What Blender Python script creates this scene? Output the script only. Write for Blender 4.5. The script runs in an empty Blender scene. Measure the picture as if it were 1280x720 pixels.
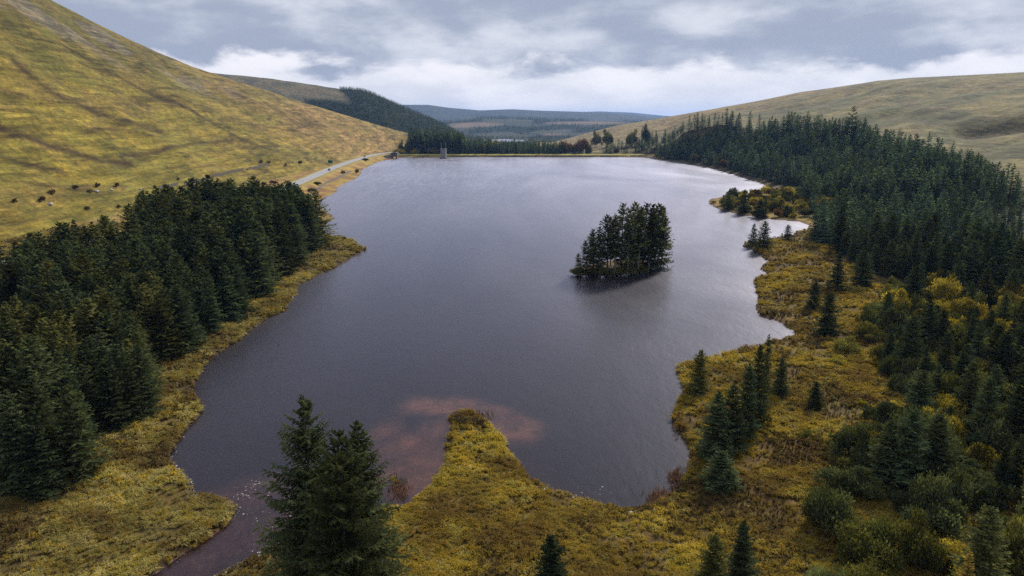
import bpy, bmesh, math, random
import numpy as np
from mathutils import Vector, Matrix

# ------------------------------------------------------------------ camera, sky, sun, exposure
SC = bpy.context.scene
R = math.radians
FPX = 900.0                      # focal length in pixels of the 1280 wide photograph
CAMZ = 45.0
PITCH = math.atan(210.0 / FPX)
SUN_AZ, SUN_EL = R(34), R(34)    # sun in front of the camera, to the right

cam = bpy.data.cameras.new('camera')
cam.sensor_width = 36.0
cam.lens = 36.0 * FPX / 1280.0
cam.clip_start = 0.5
cam.clip_end = 60000
camo = bpy.data.objects.new('camera', cam)
SC.collection.objects.link(camo)
camo.location = (0, 0, CAMZ)
camo.rotation_euler = (math.pi / 2 - PITCH, 0, 0)
SC.camera = camo

W = bpy.data.worlds.new('World'); SC.world = W; W.use_nodes = True
wn, wl = W.node_tree.nodes, W.node_tree.links
wn.clear()
def wnode(t, **kw):
    n = wn.new(t)
    for k, v in kw.items(): setattr(n, k, v)
    return n
def wmath(op, a, b=None, c=None, clamp=False):
    n = wnode('ShaderNodeMath', operation=op, use_clamp=clamp)
    for i, v in enumerate((a, b, c)):
        if v is None: continue
        if isinstance(v, (int, float)): n.inputs[i].default_value = v
        else: wl.new(v, n.inputs[i])
    return n.outputs[0]
def wmix(f, a, b):
    n = wnode('ShaderNodeMix', data_type='RGBA')
    if isinstance(f, (int, float)): n.inputs[0].default_value = f
    else: wl.new(f, n.inputs[0])
    for i, v in ((6, a), (7, b)):
        if isinstance(v, tuple): n.inputs[i].default_value = (*v, 1)
        else: wl.new(v, n.inputs[i])
    return n.outputs[2]
def wramp(v, lo, hi):
    n = wnode('ShaderNodeMapRange', interpolation_type='SMOOTHSTEP')
    wl.new(v, n.inputs[0]); n.inputs[1].default_value = lo; n.inputs[2].default_value = hi
    return n.outputs[0]
def wnoise(vec, scale, detail, rough=0.55, dist=0.0):
    n = wnode('ShaderNodeTexNoise'); wl.new(vec, n.inputs['Vector'])
    n.inputs['Scale'].default_value = scale; n.inputs['Detail'].default_value = detail
    n.inputs['Roughness'].default_value = rough; n.inputs['Distortion'].default_value = dist
    return n.outputs[0]
sky = wnode('ShaderNodeTexSky', sky_type='NISHITA')
sky.sun_disc = False; sky.sun_elevation = SUN_EL; sky.sun_rotation = SUN_AZ
sky.altitude = 450; sky.dust_density = 2.0
blue = wnode('ShaderNodeVectorMath', operation='SCALE'); wl.new(sky.outputs[0], blue.inputs[0]); blue.inputs['Scale'].default_value = 0.10
tc = wnode('ShaderNodeTexCoord'); sep = wnode('ShaderNodeSeparateXYZ'); wl.new(tc.outputs['Generated'], sep.inputs[0])
zz = wmath('MAXIMUM', sep.outputs[2], 0.0)
den = wmath('ADD', zz, 0.25)
cp = wnode('ShaderNodeCombineXYZ')
wl.new(wmath('DIVIDE', sep.outputs[0], den), cp.inputs[0]); wl.new(wmath('DIVIDE', sep.outputs[1], den), cp.inputs[1])
cq = wnode('ShaderNodeCombineXYZ')
wl.new(sep.outputs[0], cq.inputs[0]); wl.new(sep.outputs[1], cq.inputs[1]); wl.new(wmath('MULTIPLY', sep.outputs[2], 2.7), cq.inputs[2])
big = wnoise(cq.outputs[0], 3.0, 6, 0.5, 0.1)
mid = wnoise(cq.outputs[0], 9.5, 8, 0.56, 0.1)
shape = wmath('ADD', wmath('MULTIPLY', big, 0.62), wmath('MULTIPLY', mid, 0.38))
dark = wramp(shape, 0.37, 0.56)
# the cloud deck ends a few degrees above the horizon, behind it brighter layered cloud
lay = wnode('ShaderNodeCombineXYZ')
wl.new(wmath('MULTIPLY', sep.outputs[0], 3.0), lay.inputs[0]); wl.new(wmath('MULTIPLY', sep.outputs[1], 3.0), lay.inputs[1]); wl.new(wmath('MULTIPLY', sep.outputs[2], 8.0), lay.inputs[2])
lnz = wnoise(lay.outputs[0], 2.3, 8, 0.55, 0.15)
edge = wmath('ADD', zz, wmath('MULTIPLY', wmath('SUBTRACT', lnz, 0.5), 0.15))
deck = wramp(edge, 0.058, 0.080)
deckcol = wmix(dark, (0.65, 0.68, 0.75), (0.335, 0.38, 0.485))
lownz = wramp(lnz, 0.35, 0.68)
lowcol = wmix(lownz, (0.86, 0.85, 0.89), (0.66, 0.68, 0.75))
cloud = wmix(deck, lowcol, deckcol)
hole = wramp(shape, 0.36, 0.30)
skyc = wmix(wmath('MULTIPLY', hole, 0.6), cloud, blue.outputs[0])
bg = wnode('ShaderNodeBackground'); wl.new(skyc, bg.inputs[0]); bg.inputs[1].default_value = 1.0
wo = wnode('ShaderNodeOutputWorld'); wl.new(bg.outputs[0], wo.inputs[0])

sl = bpy.data.lights.new('sun', 'SUN'); sl.energy = 4.6; sl.angle = R(8.0); sl.color = (1.0, 0.93, 0.82)
so = bpy.data.objects.new('sun', sl); SC.collection.objects.link(so)
sdir = Vector((math.sin(SUN_AZ) * math.cos(SUN_EL), math.cos(SUN_AZ) * math.cos(SUN_EL), math.sin(SUN_EL)))
so.rotation_euler = sdir.to_track_quat('Z', 'Y').to_euler()
so.location = (0, 0, 300)

SC.view_settings.view_transform = 'Standard'; SC.view_settings.look = 'None'
SC.view_settings.exposure = 0.2; SC.view_settings.gamma = 1.0
SC.render.engine = 'CYCLES'
SC.cycles.use_denoising = False
SC.render.filter_size = 1.3
SC.cycles.max_bounces = 6; SC.cycles.diffuse_bounces = 2; SC.cycles.glossy_bounces = 2
SC.cycles.transmission_bounces = 2; SC.cycles.transparent_max_bounces = 8
SC.cycles.volume_bounces = 0

# ------------------------------------------------------------------ numeric helpers
rng = np.random.default_rng(11)
random.seed(5)
CT, ST = math.cos(PITCH), math.sin(PITCH)
def ray(px, py):
    a = (np.asarray(px, float) - 640) / FPX; b = -(np.asarray(py, float) - 360) / FPX
    return np.stack([a, CT + b * ST, -ST + b * CT], -1)
def unp(px, py, z=0.0):          # a pixel to the horizontal plane z
    d = ray(px, py); t = (z - CAMZ) / d[..., 2]
    return d[..., :2] * t[..., None]
def proj(x, y, z):
    x, y, z = (np.asarray(v, float) for v in (x, y, z))
    dep = y * CT - (z - CAMZ) * ST
    up = y * ST + (z - CAMZ) * CT
    dep = np.where(dep < 0.5, 0.5, dep)
    return 640 + FPX * x / dep, 360 - FPX * up / dep
def smooth(t): t = np.clip(t, 0, 1); return t * t * (3 - 2 * t)
def _hash(ix, iy, s):
    h = (ix * 374761393 + iy * 668265263 + s * 974634541) & 0xffffffff
    h = ((h ^ (h >> 13)) * 1274126177) & 0xffffffff
    h = ((h ^ (h >> 16)) * 2246822519) & 0xffffffff
    return ((h ^ (h >> 15)) & 0xffffff) / float(0xffffff)
def vn(x, y, s=0):
    x0 = np.floor(x); y0 = np.floor(y)
    fx = x - x0; fy = y - y0
    fx = fx * fx * fx * (fx * (fx * 6 - 15) + 10); fy = fy * fy * fy * (fy * (fy * 6 - 15) + 10)
    ix = x0.astype(np.int64); iy = y0.astype(np.int64)
    a = _hash(ix, iy, s); b = _hash(ix + 1, iy, s); c = _hash(ix, iy + 1, s); d = _hash(ix + 1, iy + 1, s)
    return (a * (1 - fx) + b * fx) * (1 - fy) + (c * (1 - fx) + d * fx) * fy
def fbm(x, y, s=0, o=4, g=0.5):
    t = 0; a = 1; n = 0
    for i in range(o):
        t = t + a * vn(x, y, s + i * 17); n += a; a *= g
        x, y = x * 1.93 * 0.8 - y * 1.93 * 0.6 + 13.7, x * 1.93 * 0.6 + y * 1.93 * 0.8 + 7.1
    return t / n                  # 0..1
def chaikin(P, k=2):
    P = np.asarray(P, float)
    for _ in range(k):
        Q = np.roll(P, -1, 0)
        P = np.stack([0.75 * P + 0.25 * Q, 0.25 * P + 0.75 * Q], 1).reshape(-1, 2)
    return P
def inpoly(x, y, P):
    c = np.zeros(np.shape(x), bool); Q = np.roll(P, -1, 0)
    for (x0, y0), (x1, y1) in zip(P, Q):
        if y0 == y1: continue
        c ^= ((y0 > y) != (y1 > y)) & (x < (x1 - x0) * (y - y0) / (y1 - y0) + x0)
    return c
def segdist(x, y, P, closed=True):
    d = np.full(np.shape(x), 1e18)
    n = len(P)
    for i in range(n if closed else n - 1):
        ax, ay = P[i]; bx, by = P[(i + 1) % n]
        dx, dy = bx - ax, by - ay; L = dx * dx + dy * dy + 1e-12
        t = np.clip(((x - ax) * dx + (y - ay) * dy) / L, 0, 1)
        d = np.minimum(d, (x - ax - t * dx) ** 2 + (y - ay - t * dy) ** 2)
    return np.sqrt(d)

# ------------------------------------------------------------------ the lie of the land
LAKE_PX = [(503,196.3),(800,196.3),(818,199),(832,201),(862,206),(890,210.5),(922,220),(950,228.5),(962,234),(945,240),(915,245),(891,248),(884,252),(894,260),(926,269),(958,273.5),(1001,277),
 (1012,283),(1003,291),(975,297),(943,301),(926,306.5),(943,314),(961,326),(952,335),(959,345),(939,354),(948,370),(945,384),(950,395),(968,401),(986,408),(996,417),(990,423),(964,427),(932,440),(892,448),(856,455),(846,462),
 (853,483),(851,497),(841,518),(849,541),(867,561),(861,592),(849,608),(822,630),(791,640),(775,637),(744,631),(705,620),(669,604),(642,577),(629,552),(611,530),(587,514),(560,521),(566,534),(559,549),(562,573),(550,594),(533,616),(507,633),
 (470,640),(420,650),(365,668),(338,684),(312,702),(273,719),(228,752),(170,800),(60,890),(-40,890),(100,780),(191,719),(219,698),(254,678),(289,653),(298,636),(273,622),(242,617),(231,597),(213,581),(217,555),(234,535),(252,514),(241,487),(250,460),(277,441),
 (323,406),(365,380),(373,355),(407,340),(435,324),(455,315),(456,309),(440,302),(405,293),(401,286),(407,279),(421,273),(407,265),(396,258),(401,249),(420,241),(422,233),(450,221),(452,211),(478,200.5),(492,199.5)]
lp = np.array(LAKE_PX, float)
LAKE = chaikin(unp(lp[:, 0], lp[:, 1], 0.0), 1)
ISL_PX = np.array([(715,342.5),(735,345),(775,344.5),(803,340),(826,332),(824,326),(800,323),(765,325),(735,331),(719,337)], float)
ISL = chaikin(unp(ISL_PX[:, 0], ISL_PX[:, 1], 0.0), 2)
DAM_Y = float(unp(650, 196.3)[1])
ROADC = np.array([(-260,-700),(-215,-300),(-172,0),(-146,220),(-137,330),(-139,430),(-146,520),(-156,630),(-163,740),(-166,838),(-163,915),(-152,962),(-128,1040),(-96,1150),(-60,1300),(-30,1500)], float)
ROADZ = 4.2

def skyl(pts, r):                # skyline pixels and ridge distances -> azimuth, ridge distance, ridge height
    p = np.array(pts, float); d = ray(p[:, 0], p[:, 1])
    az = np.arctan2(d[:, 0], d[:, 1]); te = d[:, 2] / np.hypot(d[:, 0], d[:, 1])
    o = np.argsort(az); r = np.array(r, float)
    return az[o], r[o], (CAMZ + r * te)[o]
L1 = skyl([(-500,-180),(-200,-120),(0,-36),(65,0),(145,41),(235,81),(270,93),(336,114),(430,143),(472,156),(517,168.5),(548,181),(585,200)],
          [520,560,640,670,720,790,830,900,1050,1130,1240,1300,1350])
L2 = skyl([(150,82),(255,90),(330,97),(380,104),(425,111),(450,112.5),(480,122),(510,137),(540,150),(562,161),(580,172),(610,185)],
          [2300,2300,2250,2200,2150,2100,2060,2020,1980,1950,1900,1880])
R1 = skyl([(690,178),(735,166),(770,157),(840,145),(910,133),(1000,115),(1095,101),(1140,97),(1280,90),(1450,84),(1800,70)],
          [1900,1800,1750,1600,1500,1350,1150,1100,1000,900,800])
F1 = skyl([(480,152),(520,152),(560,151),(600,147),(640,147.5),(720,150),(800,152.5),(850,154),(900,156)], [4300,4300,4200,4200,4300,4300,4200,4200,4200])
F2 = skyl([(440,130),(512,131),(535,131),(560,134.5),(600,138),(640,136.5),(680,138.5),(720,139.5),(760,141),(830,147),(900,151)], [7000]*11)
F3 = skyl([(640,142),(700,140.5),(750,139),(790,140.5),(830,144.5),(900,147)], [11500]*6)
# upper edge of the forest on the right slope: (pixel of the tree tops, distance)
RB_AZ, RB_R, RB_T = skyl([(700,178),(800,172),(838,163),(858,146),(900,136),(1000,146),(1050,150),(1100,165),(1200,190),(1280,214),(1500,250)], [1000,960,930,880,840,740,690,620,520,430,330])
RB_Z = RB_T - 17.0

def hill(az, r, S, rf, zf, pw=1.0, drop=0.10):
    rR = np.interp(az, S[0], S[1]); zR = np.interp(az, S[0], S[2])
    rf = np.minimum(rf, rR - 60)
    t = np.clip((r - rf) / (rR - rf), 0, 1)
    p = (1 - pw) * t + pw * (t * t * (3 - 2 * t) * 0.6 + 0.4 * t)
    h = zf + (zR - zf) * p
    q = np.maximum(r - rR, 0)
    h = h - drop * q * smooth(q / 200 + 0.15)
    return np.where(r < rf, -1e3, h), t

def terrain(x, y, info=False):
    x = np.asarray(x, float); y = np.asarray(y, float)
    r = np.hypot(x, y) + 1e-6; az = np.arctan2(x, y)
    s = np.full(x.shape, 400.0)
    nr = (r < 1500)
    xn, yn = x[nr], y[nr]
    so_ = segdist(xn, yn, LAKE); so_ = np.where(inpoly(xn, yn, LAKE), -so_, so_)
    si = segdist(xn, yn, ISL); si = np.where(inpoly(xn, yn, ISL), -si, si)
    rn = r[nr]
    wob = (fbm(xn / 5, yn / 5, 3, 3) - 0.5) * np.clip(rn / 90, 0.7, 3.5)
    wob = np.where(yn > DAM_Y - 15, 0, wob)
    s[nr] = np.maximum(so_, -si) + wob
    isl_m = np.zeros(x.shape); isl_m[nr] = (si < 6)
    tus = fbm(x / 1.5, y / 1.5, 21, 2) - 0.5
    mnd = fbm(x / 7, y / 7, 22, 3) - 0.5
    # gentle banks
    sp = np.maximum(s, 0)
    lat = np.where(x < 0, 0.055, 0.032)
    bank = 0.42 * smooth(sp / .7) + lat * np.minimum(sp, 70) + 0.012 * np.clip(sp - 70, 0, 300)
    bank = bank + (tus * 0.55 + mnd * 1.0) * smooth(sp / 4) * np.where(r < 320, 1, 0.6)
    bank = np.where(isl_m > 0, 0.5 * smooth(sp / 2) + 0.07 * sp, bank)
    # downstream of the dam the valley floor falls away
    dy = np.maximum(y - DAM_Y, 0)
    down = np.where(y > DAM_Y, 2.6 - 0.024 * np.maximum(dy - 25, 0) - 4.0 * smooth((x + 60) / 160) * smooth((dy - 8) / 60), bank)
    down = np.maximum(down, -27 - 3 * (fbm(x / 300, y / 300, 5, 2) - 0.5))
    bl = smooth((y - DAM_Y + 6) / 6)
    h = bank * (1 - bl) + np.minimum(down, 40) * bl
    # lake bed
    dd = np.maximum(-s, 0)
    bed = -(0.12 + 0.11 * np.minimum(dd, 12) + 0.05 * np.clip(dd - 12, 0, 110)) + mnd * 0.25
    h = np.where(s < 0, np.minimum(bed, -0.02 - 0.04 * dd), h)
    # hills
    foot = np.where(az < -0.02, np.abs(172 / np.sin(np.minimum(az, -0.02))), 3000)
    foot = np.clip(foot, 190, 1180)
    g = fbm(x / 60, y / 60, 31, 4) - 0.5
    gf = fbm(x / 14, y / 14, 33, 3) - 0.5
    azw = np.clip(az, -1.5, 1.5)
    h1, t1 = hill(azw, r, L1, foot, 3.2, 0.75, 0.16)
    h1 = h1 + (g * 7 * smooth(t1 * 3) + gf * 1.6 * smooth(t1 * 8)) * (1 - 0.75 * smooth((t1 - 0.75) * 4))
    h1 = np.where(az < 0.05, h1, -1e3)
    # shallow ribs and gullies that run down the slope
    rib = fbm(y / 38 + t1 * 1.4, t1 * 2.2, 35, 3) - 0.5
    h1 = h1 + rib * 5 * smooth(t1 * 4) * smooth((1 - t1) * 4)
    h2, t2 = hill(azw, r, L2, 1450.0, -12, 0.7, 0.15)
    h2 = np.where((az > -0.62) & (az < 0.02), h2 + g * 7 * smooth((1 - t2) * 3), -1e3)
    rb = np.interp(azw, RB_AZ, RB_R); zb = np.interp(azw, RB_AZ, RB_Z)
    r0 = np.clip(rb * 0.62, 220, 700)
    tb = np.clip((r - r0) / (rb - r0), 0, 1.0)
    hb = np.where((az > 0.03) & (r > r0), np.maximum(zb, 0) * smooth(tb) * smooth(s / 85) * smooth((az - 0.06) / 0.10) + bank, -1e3)
    hb = np.where(r > rb, -1e3, hb)
    h3, t3 = hill(azw, r, R1, rb, 0, 0.55, 0.14)
    h3 = np.where((az > 0.03) & (r >= rb), zb * (1 - t3) * smooth((az - 0.06) / 0.10) + h3 + (g * 9 + gf * 1.2) * smooth(t3 * 5) * smooth((1 - t3) * 4), -1e3)
    gul = np.exp(-((t3 - 0.36 - (az - 0.56) * 1.5) / 0.035) ** 2) * smooth((az - 0.52) / 0.04)
    h3 = h3 - gul * 7
    hf1, tf1 = hill(azw, r, F1, 2950.0, -26, 0.5, 0.12)
    hf2, tf2 = hill(azw, r, F2, 5000.0, -40, 0.5, 0.12)
    hf3, tf3 = hill(azw, r, F3, 8500.0, -60, 0.5, 0.10)
    g2 = fbm(x / 400, y / 400, 41, 4) - 0.5
    vis = np.abs(az) < 0.75
    hf1 = np.where(vis, hf1 + g2 * 26 * smooth((1 - tf1) * 3) * smooth(tf1 * 4), -1e3); hf2 = np.where(vis, hf2 + g2 * 26 * smooth((1 - tf2) * 3), -1e3); hf3 = np.where(vis, hf3, -1e3)
    hs = [h, h1, h2, hb, h3, hf1, hf2, hf3]
    # only outside the lake
    out = h.copy(); lay = np.zeros(x.shape, int)
    land = s > 0
    for i, hh in enumerate(hs[1:], 1):
        m = land & (hh > out)
        out = np.where(m, hh, out); lay = np.where(m, i, lay)
    # rising moor behind the camera
    bk = np.clip((np.abs(az) - 1.0) / 0.5, 0, 1) * np.clip(r - 250, 0, 900) * 0.09
    out = np.where(land, out + np.where(lay == 0, bk, 0), out)
    # the road bench
    rd = segdist(x, y, ROADC, False) if x.size < 3e6 else None
    k = 1 - smooth((rd - 6.5) / 9.0)
    k = np.where(land, k, 0)
    out = out * (1 - k) + (ROADZ - 0.14) * k
    # far reservoir in its hollow
    far = np.hypot((x - FARW[0]) / FARW[2], (y - FARW[1]) / FARW[3])
    kf = smooth((1.9 - far) / 0.5)
    out = out * (1 - kf) + np.where(far < 1.0, FARZ - 2, FARZ - 2 + (far - 1) * 8) * kf
    if info: return out, dict(s=s, lay=lay, r=r, az=az, rd=rd, t1=t1, t2=t2, t3=t3, tf1=tf1, tb=tb, isl=isl_m, far=far, gul=gul, rib=rib)
    return out
FARZ = -24.0
_fw = unp(630, 176.0, FARZ)
FARW = (float(_fw[0]), float(_fw[1]), 60.0, 150.0)
def hz(x, y): return float(terrain(np.array([x]), np.array([y]))[0])
def ground(px, py):              # where the ray through a pixel meets the terrain
    d = ray(px, py)
    t = np.geomspace(40, 3500, 340)
    for _ in range(2):
        T = terrain(d[0] * t, d[1] * t)
        i = max(1, int(np.argmax(CAMZ + d[2] * t < np.maximum(T, 0))))
        lo, hi = t[i - 1], t[i]; k = i
        if _ == 0: t = np.linspace(lo, hi, 60)
    return np.array([d[0] * t[k], d[1] * t[k], T[k]])

# ------------------------------------------------------------------ material helpers
def mat(name):
    m = bpy.data.materials.new(name); m.use_nodes = True
    m.node_tree.nodes.clear()
    return m
class NT:
    def __init__(s, m): s.n = m.node_tree.nodes; s.l = m.node_tree.links
    def node(s, t, ins=None, **kw):
        n = s.n.new(t)
        for k, v in kw.items(): setattr(n, k, v)
        for k, v in (ins or {}).items(): s.set(n.inputs[k], v)
        return n
    def set(s, sock, v):
        if hasattr(v, 'is_output') or isinstance(v, bpy.types.NodeSocket): s.l.new(v, sock)
        elif isinstance(v, tuple) and len(v) == 3 and sock.type == 'RGBA': sock.default_value = (*v, 1)
        else: sock.default_value = v
    def math(s, op, a, b=0.0, clamp=False): return s.node('ShaderNodeMath', {0: a, 1: b}, operation=op, use_clamp=clamp).outputs[0]
    def mix(s, f, a, b, blend='MIX'): return s.node('ShaderNodeMix', {0: f, 6: a, 7: b}, data_type='RGBA', blend_type=blend).outputs[2]
    def rng(s, v, a, b, c=0.0, d=1.0): return s.node('ShaderNodeMapRange', {0: v, 1: a, 2: b, 3: c, 4: d}).outputs[0]
    def noise(s, vec, sc, det=4, ro=0.55, di=0.0): return s.node('ShaderNodeTexNoise', {'Vector': vec, 'Scale': sc, 'Detail': det, 'Roughness': ro, 'Distortion': di}).outputs[0]
    def out(s, sh): o = s.node('ShaderNodeOutputMaterial'); s.l.new(sh, o.inputs[0])
def plain(name, col, rough=0.8, var=0.25, scale=2.0, metal=0.0):
    m = mat(name); t = NT(m)
    tcn = t.node('ShaderNodeTexCoord').outputs['Object']
    nz = t.noise(tcn, scale, 5, 0.6)
    c = t.mix(1.0, col, t.node('ShaderNodeCombineColor', {0: t.rng(nz, .25, .75, 1 - var, 1 + var), 1: t.rng(nz, .25, .75, 1 - var, 1 + var), 2: t.rng(nz, .25, .75, 1 - var, 1 + var)}).outputs[0], 'MULTIPLY')
    b = t.node('ShaderNodeBsdfPrincipled', {'Base Color': c, 'Roughness': rough, 'Metallic': metal})
    t.out(b.outputs[0]); return m
def foliage(name, c1, c2, trans=0.3, tcol=None, pos=40.0):
    m = mat(name); t = NT(m)
    oi = t.node('ShaderNodeObjectInfo').outputs['Random']
    at = t.node('ShaderNodeAttribute', attribute_name='tint').outputs['Fac']
    nz = t.noise(t.node('ShaderNodeNewGeometry').outputs['Position'], 1.0 / pos, 3)
    f = t.math('ADD', t.math('MULTIPLY', oi, 0.6), t.math('MULTIPLY', t.rng(nz, .3, .7), 0.4))
    c = t.mix(f, c1, c2)
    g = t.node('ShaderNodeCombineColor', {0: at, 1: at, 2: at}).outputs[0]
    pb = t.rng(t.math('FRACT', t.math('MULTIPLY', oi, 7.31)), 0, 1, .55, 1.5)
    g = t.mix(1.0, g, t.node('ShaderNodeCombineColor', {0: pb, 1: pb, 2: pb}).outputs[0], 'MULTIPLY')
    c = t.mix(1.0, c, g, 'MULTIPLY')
    d = t.node('ShaderNodeBsdfDiffuse', {'Color': c, 'Roughness': 0.6}).outputs[0]
    tr = t.node('ShaderNodeBsdfTranslucent', {'Color': t.mix(1.0, c, tcol or (1.2, 1.15, 0.6), 'MULTIPLY')}).outputs[0]
    t.out(t.node('ShaderNodeMixShader', {0: trans, 1: d, 2: tr}).outputs[0]); return m

M = {}
M['spruce'] = foliage('spruce_needles', (0.078, 0.086, 0.032), (0.056, 0.082, 0.042), 0.34)
M['spruce_far'] = foliage('far_spruce_needles', (0.115, 0.145, 0.075), (0.075, 0.125, 0.090), 0.42)  # paler and more teal than the nearer needles, distance haze put into the colour
M['spruce_olive'] = foliage('olive_needles', (0.13, 0.12, 0.035), (0.095, 0.105, 0.038), 0.28)
M['spruce_near'] = foliage('near_spruce_needles', (0.085, 0.088, 0.032), (0.066, 0.088, 0.040), 0.28)
M['larch'] = foliage('yellow_needles', (0.34, 0.24, 0.05), (0.30, 0.22, 0.05), 0.3)
M['pine'] = foliage('pine_needles', (0.10, 0.105, 0.035), (0.08, 0.095, 0.04), 0.34)
M['willow'] = foliage('willow_leaves', (0.080, 0.095, 0.030), (0.17, 0.155, 0.042), 0.32)
M['willow_grey'] = foliage('grey_willow_leaves', (0.085, 0.105, 0.045), (0.13, 0.14, 0.06), 0.28)
M['willow_gold'] = foliage('golden_leaves', (0.36, 0.275, 0.04), (0.24, 0.21, 0.045), 0.35)
M['autumn'] = foliage('russet_leaves', (0.17, 0.085, 0.03), (0.13, 0.10, 0.03), 0.3)
M['twig'] = foliage('bare_twigs', (0.15, 0.10, 0.06), (0.13, 0.11, 0.055), 0.15)
M['bark'] = plain('bark', (0.07, 0.055, 0.045), 0.9, 0.4, 3.0)
M['bark_pale'] = plain('pale_bark', (0.17, 0.15, 0.125), 0.9, 0.35, 3.0)
M['stone'] = plain('grey_stone', (0.25, 0.245, 0.25), 0.85, 0.3, 0.8)
M['dark_stone'] = plain('dark_stone', (0.10, 0.095, 0.09), 0.9, 0.4, 0.9)
M['brown_stone'] = plain('weathered_pitching', (0.12, 0.085, 0.06), 0.9, 0.45, 0.5)
M['crest_grass'] = plain('mown_crest_grass', (0.36, 0.31, 0.05), 0.9, 0.25, 0.15)
M['pale_rock'] = plain('pale_rock', (0.38, 0.35, 0.33), 0.9, 0.25, 2.0)
M['wood'] = plain('weathered_timber', (0.13, 0.115, 0.10), 0.9, 0.35, 4.0)
M['green_sign'] = plain('green_sign_face', (0.005, 0.11, 0.085), 0.45, 0.08, 1.0)
M['steel'] = plain('galvanised_steel', (0.30, 0.31, 0.33), 0.5, 0.15, 2.0, 0.6)
M['white'] = plain('white_paint', (0.78, 0.78, 0.77), 0.5, 0.06, 3.0)
M['blue_paint'] = plain('blue_car_paint', (0.05, 0.09, 0.20), 0.25, 0.05, 1.0)
M['dark_paint'] = plain('dark_car_paint', (0.03, 0.032, 0.04), 0.25, 0.05, 1.0)
M['rubber'] = plain('tyre_rubber', (0.015, 0.015, 0.015), 0.8, 0.2, 5.0)
M['glass'] = plain('dark_glass', (0.02, 0.025, 0.03), 0.08, 0.05, 1.0)
M['slate'] = plain('slate_roof', (0.09, 0.09, 0.10), 0.7, 0.25, 3.0)
M['lamp_red'] = plain('red_lamp', (0.4, 0.02, 0.02), 0.3, 0.05, 1.0)

def grass_mat(name, c1, c2, c3):
    m = mat(name); t = NT(m)
    oi = t.node('ShaderNodeObjectInfo').outputs['Random']
    at = t.node('ShaderNodeAttribute', attribute_name='tint').outputs['Fac']
    pos = t.node('ShaderNodeNewGeometry').outputs['Position']
    n1 = t.rng(t.noise(pos, 0.09, 6, .65), .40, .60); n2 = t.rng(t.noise(pos, 0.5, 3), .35, .65)
    c = t.mix(t.math('ADD', t.math('MULTIPLY', oi, .45), t.math('MULTIPLY', n2, .55)), c1, c2)
    c = t.mix(t.math('MULTIPLY', n1, .85), c, c3)
    g = t.node('ShaderNodeCombineColor', {0: at, 1: at, 2: at}).outputs[0]
    c = t.mix(1.0, c, g, 'MULTIPLY')
    d = t.node('ShaderNodeBsdfDiffuse', {'Color': c}).outputs[0]
    tr = t.node('ShaderNodeBsdfTranslucent', {'Color': c}).outputs[0]
    t.out(t.node('ShaderNodeMixShader', {0: 0.4, 1: d, 2: tr}).outputs[0]); return m
M['grass'] = grass_mat('tussock_grass', (0.60, 0.41, 0.045), (0.33, 0.275, 0.05), (0.16, 0.095, 0.03))
M['grass_pale'] = grass_mat('bleached_grass', (0.64, 0.52, 0.20), (0.34, 0.31, 0.06), (0.17, 0.125, 0.045))
M['rush'] = grass_mat('rush', (0.22, 0.19, 0.045), (0.26, 0.16, 0.06), (0.15, 0.10, 0.04))
M['reed'] = grass_mat('red_brown_reed', (0.16, 0.08, 0.05), (0.22, 0.13, 0.07), (0.12, 0.08, 0.04))

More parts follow.
